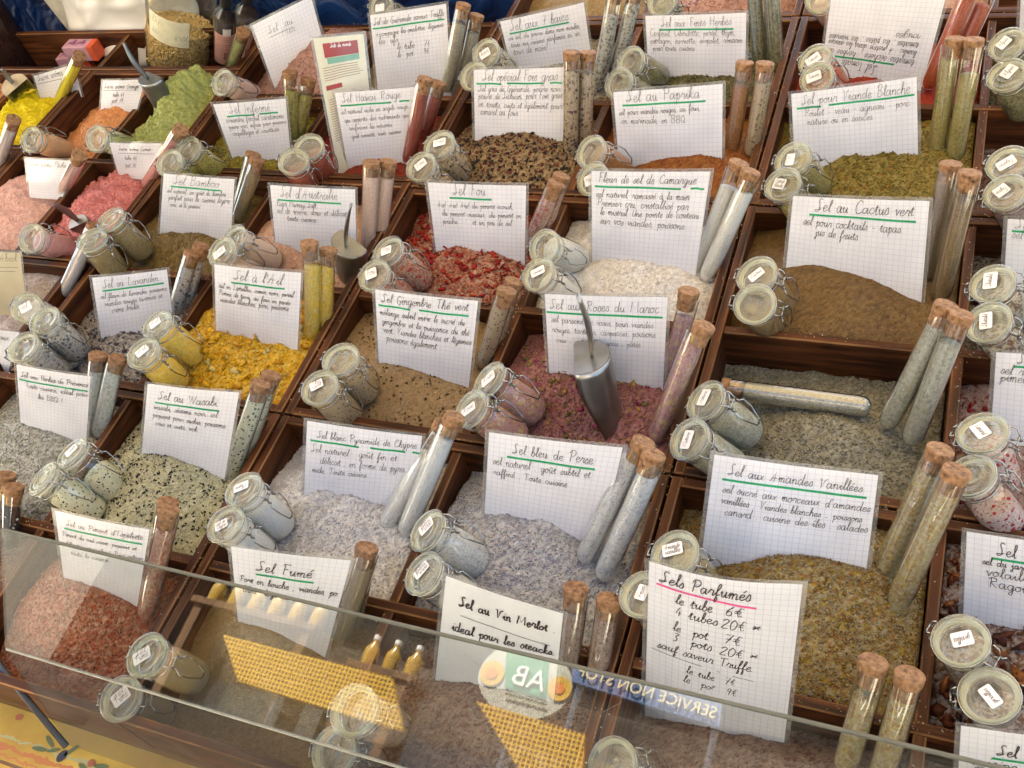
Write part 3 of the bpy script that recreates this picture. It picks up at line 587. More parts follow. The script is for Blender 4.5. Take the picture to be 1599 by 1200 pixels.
for k, (b, s) in ACC.items():
    base = GL[b][1].split('|')[0] if b == 'i' else GL[b][1]
    GL[k] = (GL[b][0], base + '|' + s)
SHARP = set('AEFHIKLMNTVWXYZzx147€*|-')
def strokes(ch):
    if ch not in GL: return 7, []
    wd, s = GL[ch]; out = []
    for st in s.split('|'):
        P = np.array([[float(q) for q in p.split(',')] for p in st.split()])
        if ch not in SHARP and len(P) > 2:
            E = np.vstack([2 * P[0] - P[1], P, 2 * P[-1] - P[-2]]); R_ = []
            for i in range(1, len(E) - 2):
                for t in (0, .33, .67):
                    a, b, c, d = E[i - 1], E[i], E[i + 1], E[i + 2]
                    R_.append(.5 * ((2 * b) + (c - a) * t + (2 * a - 5 * b + 4 * c - d) * t * t + (3 * b - a - 3 * c + d) * t ** 3))
            R_.append(P[-1]); P = np.array(R_)
        out.append(P)
    return wd, out
_sc = {}
PEN = [.12, 1.]
def text_lines(txt):
    x = 0; dr = random.uniform(-.012, .012); out = []
    for ch in txt:
        if ch == ' ': x += 11; continue
        if ch not in _sc: _sc[ch] = strokes(ch)
        wd, ss = _sc[ch]; jy = random.uniform(-.7, .7); jh = random.uniform(.9, 1.1); sx = random.uniform(.92, 1.08)
        for P in ss: out.append(np.stack([x + P[:, 0] * sx + P[:, 1] * PEN[0], P[:, 1] * jh + jy + dr * x], 1))
        x += wd * sx + .6
    return out, max(x, 1)
class Surf:                       # a sheet in space: S(u, v) with u along the top, v downwards, both in metres-true proportion
    def __init__(s, TL, TR, BR, BL, bow=0.):
        s.q = [np.array(a, float) for a in (TL, TR, BR, BL)]
        s.W = (np.linalg.norm(s.q[1] - s.q[0]) + np.linalg.norm(s.q[2] - s.q[3])) / 2
        s.H = (np.linalg.norm(s.q[3] - s.q[0]) + np.linalg.norm(s.q[2] - s.q[1])) / 2
        n = np.cross(s.q[3] - s.q[0], s.q[1] - s.q[0]); n /= np.linalg.norm(n)
        if n @ (EYE - s.q[0]) < 0: n = -n
        s.n = n; s.bow = bow
    def __call__(s, u, v, off=0.):
        a, b, c, d = s.q
        p = a * (1 - u) * (1 - v) + b * u * (1 - v) + c * u * v + d * (1 - u) * v
        return p + s.n * (off + s.bow * math.sin(math.pi * min(max(u, 0), 1)) * (1 - .5 * v))
def ribbon(mb, S, pts, wid, off=.0005):
    if len(pts) < 2: return
    P = np.array([S(u, v, off) for u, v in pts]); L = []
    for i in range(len(P)):
        t = P[min(i + 1, len(P) - 1)] - P[max(i - 1, 0)]; c = np.cross(S.n, t); c /= np.linalg.norm(c) + 1e-12; L.append(c * wid / 2)
    vs = []
    for p, c in zip(P, L): vs += [p - c, p + c]
    mb.add(vs, [(2 * i, 2 * i + 1, 2 * i + 3, 2 * i + 2) for i in range(len(P) - 1)])
def write(mb, S, u0, u1, v, txt, wid=.00045, hmax=.0045, flip=False, vslope=0.):
    ls, w = text_lines(txt); s = (u1 - u0) / w                  # u per font unit
    sv = min(s * S.W * 1.3, hmax / 10) / S.H
    if s * S.W > hmax / 10 * 1.1: s = hmax / 10 * 1.1 / S.W
    for P in ls:
        pts = [(u0 + x * s, v - y * sv + vslope * (x * s)) for x, y in P]
        if flip: pts = [(1 - a, 1 - b) for a, b in pts]
        ribbon(mb, S, pts, wid)
def line(mb, S, u0, u1, v0, v1, wid, off=.0004):
    ribbon(mb, S, [(u0 + (u1 - u0) * t / 6, v0 + (v1 - v0) * t / 6 + .003 * math.sin(t * 1.3 + u0 * 9)) for t in range(7)], wid, off)
def sheet(S, ou=0., ov=0., off=0., nu=10, nv=6, u_=None, v_=None):
    us = np.linspace(0 - ou / S.W, 1 + ou / S.W, nu + 1); vsr = np.linspace(0 - ov / S.H, 1, nv + 1)
    vs = [S(u, v, off) for v in vsr for u in us]; fs = [(j * (nu + 1) + i, (j + 1) * (nu + 1) + i, (j + 1) * (nu + 1) + i + 1, j * (nu + 1) + i + 1) for j in range(nv) for i in range(nu)]
    uv = [(u * S.W, v * S.H) for v in vsr for u in us]; return vs, fs, uv
def card(label, quad, lines, zb=-.004, lean=18, mat=None, green=True, bow=.0015, group='handwritten price cards standing in the salts', wid=.00034, ext=.045, flip=False, ucol=None, hm=.0045, cat='card'):
    BL, BR = at(*quad[3], zb), at(*quad[2], zb)
    b = BR - BL; b /= np.linalg.norm(b); back = np.cross([0, 0, 1.], b)
    upv = np.array([0, 0, math.cos(math.radians(lean))]) + back * math.sin(math.radians(lean)); n = np.cross(b, upv)
    def hit(p):
        d = ray(*p); return EYE + d * (((BL - EYE) @ n) / (d @ n))
    TL, TR = hit(quad[0]), hit(quad[1])
    S = Surf(TL, TR, BR, BL, bow)
    print('CARD %-28s W %.3f/%.3f H %.3f  y=%.3f ztop=%.3f' % (label[:28], np.linalg.norm(TR - TL), np.linalg.norm(BR - BL), S.H, BL[1], TL[2]))
    fr = 1 + ext / S.H
    # paper continues down into the salt
    A, B_, Cc, D = S.q; S2 = Surf(A, B_, A * 0 + B_ + (Cc - B_) * fr, A + (D - A) * fr, bow); S2.n = S.n
    vs, fs, uv = sheet(S2)
    root = empty('price_card', tuple((BL + BR) / 2)); tag(root, label, cat, group); O = (BL + BR) / 2
    def put(nm, vs, fs, mt, uv=None):
        me = mesh(nm, [np.array(v) - O for v in vs], fs, mt, True)
        if uv:
            l = me.uv_layers.new(name='UVMap')
            for lp in me.loops: l.data[lp.index].uv = uv[lp.vertex_index]
        return link(nm, me, root)
    pp = put('paper', vs, fs, mat or GRID, uv)
    vl, fl, _ = sheet(S2, .0012, .0012, .0011)
    put('laminate', vl, fl, LAMIN)
    # sealed plastic border
    mg = .0032; us = [-mg / S.W, 0, 1, 1 + mg / S.W]; vv = [-mg / S2.H, 0, 1]
    q = MB()
    for (ua, ub, va, vb) in ((us[0], us[3], vv[0], 0), (us[0], 0, 0, 1), (1, us[3], 0, 1)):
        nn = 10; 
        vs_ = []
        for t in range(nn + 1):
            if ub - ua > .5: vs_ += [S2(ua + (ub - ua) * t / nn, va, .0002), S2(ua + (ub - ua) * t / nn, vb, .0002)]
            else: vs_ += [S2(ua, va + (vb - va) * t / nn, .0002), S2(ub, va + (vb - va) * t / nn, .0002)]
        q.add(vs_, [(2 * i, 2 * i + 1, 2 * i + 3, 2 * i + 2) for i in range(nn)])
    put('laminate_border', q.v, q.f, LAMEDGE)
    tm, um = MB(), MB(); PEN[0] = random.uniform(.02, .26); wid *= random.uniform(.85, 1.2)
    for L in lines:
        if L[0] == 'u': line(um, S, L[1], L[2], L[3], L[4], L[5] if len(L) > 5 else .002)
        elif L[0] == 'k': line(tm, S, L[1], L[2], L[3], L[4], .0005)
        else: write(tm, S, L[0], L[1], L[2], L[3], wid * (1.15 if L is lines[0] else 1), L[4] if len(L) > 4 else hm, flip, L[5] if len(L) > 5 else 0)
    if tm.v: put('handwriting', tm.v, tm.f, INK)
    if um.v: put('underline', um.v, um.f, ucol or GREEN)
    return root
def std(title, t0, t1, body, v0=.33, dv=.1, tv=.16, un=None, x0=.05):
    out = [(t0, t1, tv, title, .0062)]
    for (a, b) in (un or [(t0 - .03, t1 + .03)]): out.append(('u', a, b, tv + .045, tv + .05))
    for k, l in enumerate(body):
        if isinstance(l, str): l = (x0, min(.97, x0 + .022 * len(l) + .18), l)
        out.append((l[0], l[1], v0 + dv * k, l[2]))
    return out

card('card headed Sel aux Amandes Vanillées above the golden coarse heap', [(1116, 710), (1372, 742), (1352, 900), (1096, 866)],
     std('Sel aux Amandes Vanillées', .1, .92, [(.08, .98, "sel sucré aux morceaux d'amandes"), (.08, .94, 'vanillées . Viandes blanches _ poissons'), (.11, .98, 'canard . cuisine des îles . salades')], .34, .11, .17), zb=-.0, lean=22)
card('card headed Sel aux Roses du Maroc behind the steel scoop', [(851, 459), (1043, 464), (1036, 602), (858, 584)],
     std('Sel aux Roses du Maroc', .04, .94, [(.05, .9, 'sel parsemé de roses, pour viandes'), (.05, .92, 'rouges, tartines, carpaccio, poissons'), (.08, .8, 'crus _ cuits _ foie gras _ pâtés')], .33, .125, .17))
card('card headed Sel Gingembre Thé vert over the beige heap', [(586, 452), (747, 470), (734, 590), (592, 567)],
     std('Sel Gingembre Thé vert', .06, .92, [(.04, .9, 'mélange subtil entre le sucré du'), (.06, .95, 'gingembre et la puissance du thé'), (.07, .98, 'vert. Viandes blanches et légumes'), (.1, .64, 'poissons également')], .32, .115, .15, [(.03, .36), (.45, .93)]), lean=18)
card('card headed Sel bleu de Perse above the blue tinted salt', [(764, 675), (973, 699), (940, 843), (757, 802)],
     std('Sel bleu de Perse', .2, .82, [(.05, .82, 'sel naturel . goût subtil et'), (.06, .66, 'raffiné . Toute cuisine')], .36, .12, .2, [(.16, .84)]), lean=20)
card('card headed Sel blanc Pyramide de Chypre above white salt', [(480, 657), (660, 681), (644, 785), (475, 771)],
     std('Sel blanc Pyramide de Chypre', .1, .97, [(.05, .82, 'Sel naturel . goût fin et'), (.14, .9, 'délicat , en forme de pyra'), (.07, .62, 'mide. Toute cuisine .')], .4, .14, .2, [(.04, .48), (.58, .88), (.94, 1.0)]), lean=20)
card('card headed Sel au Wasabi beside two speckled tubes', [(231, 599), (374, 613), (352, 745), (221, 716)],
     std('Sel au Wasabi', .14, .8, [(.1, .82, 'wasabi, sésame noir, sel'), (.1, .92, 'piquant pour sushis, poissons'), (.14, .64, 'crus et cuits, wok.')], .3, .1, .17), lean=16)
card("card headed Sel à l'Ail above the orange garlic heap", [(335, 413), (471, 426), (465, 545), (338, 521)],
     std("Sel à l'Ail", .24, .8, [(.05, .93, 'ail en Lamelles, cumin noir, persil'), (.05, .9, 'Pomme de terre, au four en purée'), (.06, .88, 'viandes blanches, porc, poissons')], .31, .1, .17), lean=16)
card('card headed Sel au Lavandin above the grey speckled salt', [(144, 434), (261, 421), (271, 502), (158, 525)],
     std('Sel au Lavandin', .13, .88, [(.08, .98, 'sel fleuri de lavandin poissons,'), (.12, .9, 'viandes rouges tartines et'), (.2, .58, 'crème brulée')], .37, .13, .19, [(.12, .94)]), lean=16)
card('card headed Sel aux Herbes de Provence behind two tubes of herb salt', [(26, 569), (142, 588), (135, 688), (33, 668)],
     std('Sel aux Herbes de Provence', .06, .98, [(.12, .98, 'Toute cuisine, idéal pour'), (.3, .65, 'les BBQ !')], .32, .14, .17, [(.03, .98)]), lean=16)
card("card headed Sel au Piment d'Espelette half behind the clear panel", [(86, 797), (234, 827), (217, 934), (101, 911)],
     std("Sel au Piment d'Espelette", .12, .95, [(.06, .9, 'Piment du sud ouest, piquant et'), (.08, .98, 'délicatement parfumé. Pour relever'), (.14, .6, 'toute la cuisine')], .31, .12, .16, [(.09, .95)]), lean=18)
card('card headed Sel Fumé half behind the clear panel', [(361, 853), (549, 875), (515, 1002), (372, 972)],
     std('Sel Fumé', .22, .72, [(.06, .98, 'Fort en bouche , viandes, po.'), (.08, .55, 'BBQ  légumes.')], .42, .13, .25, [(.22, .74)]), lean=18, wid=.0006)
card('plain white card in bold ink reading Sel au Vin Merlot', [(697, 899), (880, 958), (868, 1070), (683, 1035)],
     [(.14, .96, .27, 'Sel au Vin Merlot .', .009), ('k', .16, .92, .37, .46), (.1, .97, .57, 'ideal pour les steacks.', .007)], zb=-.01, lean=18, mat=WHITE, wid=.0011)
card('tall price list headed Sels Parfumés with a pink underline', [(1014, 876), (1254, 912), (1226, 1150), (1008, 1085)],
     [(.08, .7, .11, 'Sels Parfumés', .0085), ('u', .06, .74, .13, .155, .0018),
      (.2, .46, .225, 'le tube', .0052), (.54, .66, .225, '6€', .0052), (.2, .5, .305, '4 tubes', .0052), (.52, .68, .31, '20€', .0052), (.72, .78, .3, '*', .0045), (.19, .44, .415, 'le  pot', .0052), (.54, .66, .41, '7€', .0052),
      (.19, .47, .49, '3  pots', .0052), (.52, .68, .495, '20€', .0052), (.72, .78, .485, '*', .0045), (.08, .76, .58, 'sauf saveur Truffe.', .0055), ('k', .04, .76, .6, .64), (.3, .64, .7, 'le tube  7€', .0052), (.28, .66, .775, 'le  pot  9€', .0052)],
     zb=-.03, lean=15, ucol=PINKF, bow=.006, wid=.0006, group='price lists', hm=.0065)
card('card headed Sel Fou above the red pepper salt', [(668, 285), (822, 290), (820, 397), (681, 390)],
     std('Sel Fou', .26, .6, [(.08, .88, 'Aïe! Aïe! Aïe! du piment scoush,'), (.12, .96, 'du piment oiseaux, du piment en'), (.12, .86, 'poudre      et un peu de sel')], .35, .12, .16, [(.22, .66)]))
card('card headed Fleur de sel de Camargue', [(924, 267), (1110, 268), (1088, 420), (925, 404)],
     std('Fleur de sel de Camargue', .06, .9, [(.04, .86, 'sel naturel, ramassé à la main'), (.05, .86, 'Premier cru, cristallisé par'), (.08, .96, 'le mistral. Une pointe de couteau'), (.08, .86, 'sur vos viandes, poissons.')], .28, .1, .12, [(.03, .78), (.86, .97)]))
card('card headed Sel spécial Foie gras above the peppercorn heap', [(740, 109), (882, 105), (880, 218), (742, 212)],
     std('Sel spécial Foie gras', .1, .93, [(.05, .96, 'Sel gris de Guérande, poivre noir'), (.05, .98, 'poivre de Sichuan, pour Foie gras'), (.05, .98, 'en toasts, cuits et également pour'), (.07, .5, 'canard au four')], .32, .115, .16, [(.03, .32), (.38, .78), (.85, .98)]))
card('card headed Sel au Paprika above the orange salt', [(958, 144), (1129, 131), (1128, 246), (966, 246)],
     std('Sel au Paprika', .12, .8, [(.04, .8, 'sel pour viandes rouges, au four,'), (.06, .68, 'en marinade, en BBQ.')], .35, .13, .16, [(.08, .85)]))
card('slanting card headed Sel pour Viande Blanche', [(1236, 147), (1432, 120), (1434, 237), (1241, 249)],
     std('Sel pour Viande Blanche', .08, .95, [(.1, .94, 'Poulet - veau - agneau - porc'), (.12, .66, 'nature ou en sauces.')], .36, .13, .18, [(.04, .24), (.3, .98)]))
card('card headed Sel au Cactus vert above the brown heap', [(1239, 306), (1452, 314), (1440, 460), (1227, 424)],
     std('Sel au Cactus vert', .18, .9, [(.1, .82, 'sel pour cocktails - tapas'), (.2, .52, 'jus de fruits')], .35, .12, .17, [(.14, .92)]))
card('slanting card headed Sel aux 7 baies', [(781, 34), (912, 4), (924, 90), (799, 106)],
     std('Sel aux 7 baies', .1, .8, [(.05, .92, 'au sel, du poivre dans mon moulin,'), (.06, .9, 'toute ma cuisine parfumée en un'), (.07, .5, 'tour de main!')], .42, .16, .24, [(.08, .8)]))
card('card headed Sel aux Fines Herbes', [(1008, 25), (1166, 20), (1164, 116), (1013, 112)],
     std('Sel aux Fines Herbes', .16, .86, [(.04, .9, 'Cerfeuil, Ciboulette, persil, thym,'), (.04, .97, 'estragon, sarriette, serpolet, romarin'), (.06, .5, 'pour toute cuisine')], .36, .13, .2, [(.14, .88)]))
card('large upside-down card behind the Viande Blanche card', [(1301, -24), (1482, -20), (1442, 128), (1284, 100)],
     [(.45, .8, .1, 'Sel Tomate', .005), ('u', .12, .7, .87, .86), (.12, .96, .22, 'tomates séchées , herbes de', .0045), (.12, .96, .32, 'basilic . A mettre dans les sauces', .0045), (.12, .96, .41, 'tomates , les pâtes , les viandes', .0045), (.12, .34, .5, 'rouges', .0045)], flip=True, zb=-.01)
card('card headed Sel de Guérande saveur Truffe with two prices', [(578, 24), (697, 6), (704, 124), (590, 137)],
     std('Sel de Guérande saveur Truffe', .04, .97, [(.05, .95, 'Accompagne les omelettes, légumes'), (.08, .34, 'les œufs'), (.32, .76, 'le tube   7€'), (.32, .74, 'le  pot    9€')], .3, .105, .14, [(.02, .97)]))
card('card headed Sel Hawaï Rouge above the brick red salt', [(523, 145), (647, 136), (642, 232), (540, 244)],
     std('Sel Hawaï Rouge', .08, .84, [(.04, .95, 'sel naturel riche en argile rouge,'), (.07, .95, 'qui apporte des nutriments qui'), (.12, .74, 'renforcent les intestins.'), (.14, .85, 'goût noisette, toute cuisine')], .34, .13, .16, [(.05, .72), (.82, .95)]))
card('card headed Sel Inferné leaning to the left', [(333, 163), (446, 154), (454, 234), (362, 244)],
     std('Sel Inferné', .2, .78, [(.1, .96, 'coriandre fenouil cardamome'), (.12, .98, 'poivre noir, safran pour poissons'), (.14, .86, 'coquillages et crustacés')], .36, .13, .2, [(.14, .54), (.62, .88)]))
card('card headed Sel Bamboo behind a brown heap', [(256, 271), (367, 280), (361, 368), (250, 358)],
     std('Sel Bamboo', .15, .8, [(.07, .9, 'sel naturel, au goût de bambou'), (.1, .96, 'parfait pour la cuisine légère'), (.12, .56, 'zone, et le poisson')], .32, .12, .16))
card("card headed Sel d'Australie beside a grey scoop handle", [(422, 289), (555, 296), (557, 392), (431, 384)],
     std("Sel d'Australie", .12, .8, [(.06, .55, 'River Murray Salt'), (.06, .9, 'sel de rivière, doux et délicat'), (.18, .54, 'toute cuisine')], .33, .115, .18, [(.08, .84)]))
card('cream card of two struck lines tilted back above the pink salt', [(394, 40), (486, -6), (510, 84), (422, 118)],
     [(.2, .62, .28, 'Sel  au'), (.4, .62, .42, 'Mer'), ('k', .2, .6, .34, .34)], zb=.0)
card('small card standing in the yellow sugar', [(53, 119), (116, 100), (126, 140), (62, 150)], [(.08, .7, .3, 'Sucre arôme', .006), ('k', .04, .9, .42, .44)], mat=GRID, zb=.0, ext=.01)
card('small Sucre arôme card standing in the orange sugar', [(161, 126), (227, 124), (216, 166), (158, 166)], [(.06, .9, .3, 'Sucre arôme Orange', .006), ('k', .04, .9, .38, .38), (.3, .6, .62, 'tube 6€', .005), (.3, .6, .86, 'pot 7€', .005)], zb=.0, ext=.01)
card('small card with two prices above the strawberry pink sugar', [(171, 223), (252, 224), (232, 272), (184, 268)], [(.18, .86, .25, 'Sucre arôme Cerise', .006), ('k', .14, .95, .34, .34), (.3, .6, .56, 'tube 6€', .005), (.3, .6, .82, 'pot 7€', .005)], zb=.0, ext=.01)
card('small faded card standing in the pale pink sugar', [(41, 248), (114, 251), (100, 303), (46, 300)], [(.04, .9, .2, 'Sucre arôme Pêche', .006)], zb=.0, ext=.01)
card('beige card cut by the left edge reading Absol', [(-60, 390), (32, 395), (41, 476), (-54, 470)], [(.66, .94, .17, 'Absol', .006), ('k', .5, .95, .28, .28), ('k', .5, .9, .36, .36)], mat=BEIGE, zb=.0)
card('white card cut by the left edge below the tilted jars', [(-60, 506), (31, 519), (18, 566), (-60, 560)], [(.45, .85, .3, 'sel arôme', .006)], zb=.0)
card('card at the right edge above the shiitake jars', [(1574, 342), (1730, 346), (1724, 440), (1569, 425)], std('Sel au Shitaké', .08, .9, ['sel pour'], .35, .12, .17), zb=0)
card('card at the right edge above the jar reading Canard', [(1556, 550), (1730, 556), (1722, 660), (1550, 640)], std('Sel pour Canard', .2, .95, ['sel rose', 'piment'], .35, .13, .17), zb=0)
card('card at the right edge above the brown mushroom pieces', [(1510, 830), (1740, 858), (1730, 990), (1505, 946)], std('Sel aux Girolles', .22, .96, [(.12, .5, 'sel du jardin'), (.15, .55, 'volailles,'), (.17, .5, 'Ragoût')], .38, .14, .24), zb=0, wid=.0006)
card('lowest card at the bottom right corner', [(1501, 1133), (1740, 1160), (1730, 1290), (1494, 1250)], std('Sel aux Cèpes', .25, .9, [(.08, .6, 'cuisine des'), (.1, .5, 'Ragoût')], .46, .14, .3), zb=-.02, wid=.0006)
card('sliver of a card at the top right corner', [(1597, -50), (1700, -50), (1690, 60), (1592, 45)], [], zb=0)

# printed leaflet
RED, TEAL, BRN = plain('leaflet_red', (.35, .03, .03), .5), plain('leaflet_green', (.2, .42, .3), .5), plain('leaflet_print', (.28, .1, .06), .6)
lft = card('laminated leaflet with a red printed heading beside the Hawaï card', [(489, 60), (568, 53), (585, 212), (524, 245)], [], mat=CREAM, zb=0, group='printed leaflets', cat='leaflet')
BLq, BRq = at(524, 245, 0), at(585, 212, 0)
b_v = BRq - BLq; b_v /= np.linalg.norm(b_v); bk = np.cross([0, 0, 1.], b_v); upv = np.array([0, 0, math.cos(math.radians(18))]) + bk * math.sin(math.radians(18)); n_ = np.cross(b_v, upv)
hitp = lambda p: EYE + ray(*p) * (((BLq - EYE) @ n_) / (ray(*p) @ n_))
SF = Surf(hitp((489, 60)), hitp((568, 53)), BRq, BLq, .0015)
def patch(nm, u0, u1, v0, v1, mt, off=.0005):
    q = MB(); q.add([SF(u, v, off) - (BLq + BRq) / 2 for v in (v0, v1) for u in np.linspace(u0, u1, 6)], [(i, i + 6, i + 7, i + 1) for i in range(5)]); link(nm, q.me(nm, mt), lft)
patch('header_band', .16, .86, .05, .17, RED); patch('header_picture', .2, .86, .175, .225, TEAL); patch('heading_band', .08, .42, .4, .44, RED)
pm = MB()
for k in range(26):
    v = .25 + .021 * k + (.1 if k > 5 else 0)
    if k in (6, 7): continue
    line(pm, SF, .08, random.uniform(.8, .92), v, v, .0006)
link('printed_lines', mesh('printed_lines', [np.array(v) - (BLq + BRq) / 2 for v in pm.v], pm.f, BRN), lft)
tm = MB(); write(tm, SF, .3, .72, .09, 'Sels du monde', .0006, .003); link('heading_text', mesh('heading_text', [np.array(v) - (BLq + BRq) / 2 for v in tm.v], tm.f, STICK), lft)

# ------------------------------------------------------------------ tubes
_tm = {}
def tube_meshes(L, fill):
    k = (round(L, 3), round(fill, 2))
    if k in _tm: return _tm[k]
    q = .84; R0 = .0108 * q; a = [(.0005, 0), (.004 * q, .0006), (.0075 * q, .0025), (.0098 * q, .0058), (R0, .011), (R0, L - .008)]
    gl = MB().lathe(a, 28).me('glass_tube', GLASS, True)
    r1 = .0098 * q; top = .012 + (L - .031) * fill
    ct = MB().lathe([(.0005, .0012), (.004 * q, .0018), (.007 * q, .0035), (.0088 * q, .0065), (r1, .0115), (r1, top), (r1 * .6, top + .0015), (.0005, top + .002)], 24).me('salt_filling', None, True)
    ck = MB().lathe([(.0005, L - .018), (.0094 * q, L - .018), (.0100 * q, L - .008), (.0108 * q, L - .0078), (.0114 * q, L - .0008), (.0106 * q, L), (.0005, L)], 24).me('cork_stopper', CORK)
    _tm[k] = (gl, ct, ck); return _tm[k]
def solve_top(px, B, L):
    d = ray(*px); o = EYE - B; bb = o @ d; disc = bb * bb - (o @ o - L * L)
    if disc < 0: return EYE + d * (-bb), math.sqrt(max(0, -disc))
    return EYE + d * (-bb - math.sqrt(disc)), 0
def tube(kind, top, bot, label, L=.15, zb=-.018, fill=None, group=None, far=False):
    B = at(*bot, zb); d_ = ray(*top); o_b = EYE - B; lmin = math.sqrt(o_b @ o_b - (o_b @ d_) ** 2)
    c_ = .2 + .3 * max(0, bot[1]) / 1050; L0 = L; L = lmin / math.sqrt(1 - c_ * c_)
    if top[0] < 390 and top[1] < 260: L = L0
    Tt, err = solve_top(top, B, L)
    if far:
        d = ray(*top); o = EYE - B; bb = o @ d; Tt = EYE + d * (-bb + math.sqrt(max(0, bb * bb - (o @ o - L * L))))
    ax = Tt - B; Lr = np.linalg.norm(ax); ax /= Lr
    print('TUBE %-34s L=%.3f ztop=%.3f tilt=%2.0f' % (label[:34], Lr, Tt[2], math.degrees(math.acos(ax[2]))))
    Lm = L
    gl, ct, ck = tube_meshes(round(Lr, 3), fill if fill is not None else random.choice((.82, .9, .96, .99, 1.)))
    root = empty('corked_tube'); root.matrix_world = frame(B, ax, [random.uniform(-1, 1), random.uniform(-1, 1), .1]); tag(root, label, 'glass tube', group or 'corked glass tubes of salt')
    link('glass_tube', gl, root); co = link('cork_stopper', ck, root); co.location.z = random.uniform(-.0035, .001); co.rotation_euler = (random.uniform(-.03, .03), 0, random.uniform(0, 6))
    c = link('salt_filling', ct, root)
    if not ct.materials: ct.materials.append(None)
    c.material_slots[0].link = 'OBJECT'; c.material_slots[0].material = content_mat(kind)
    return root
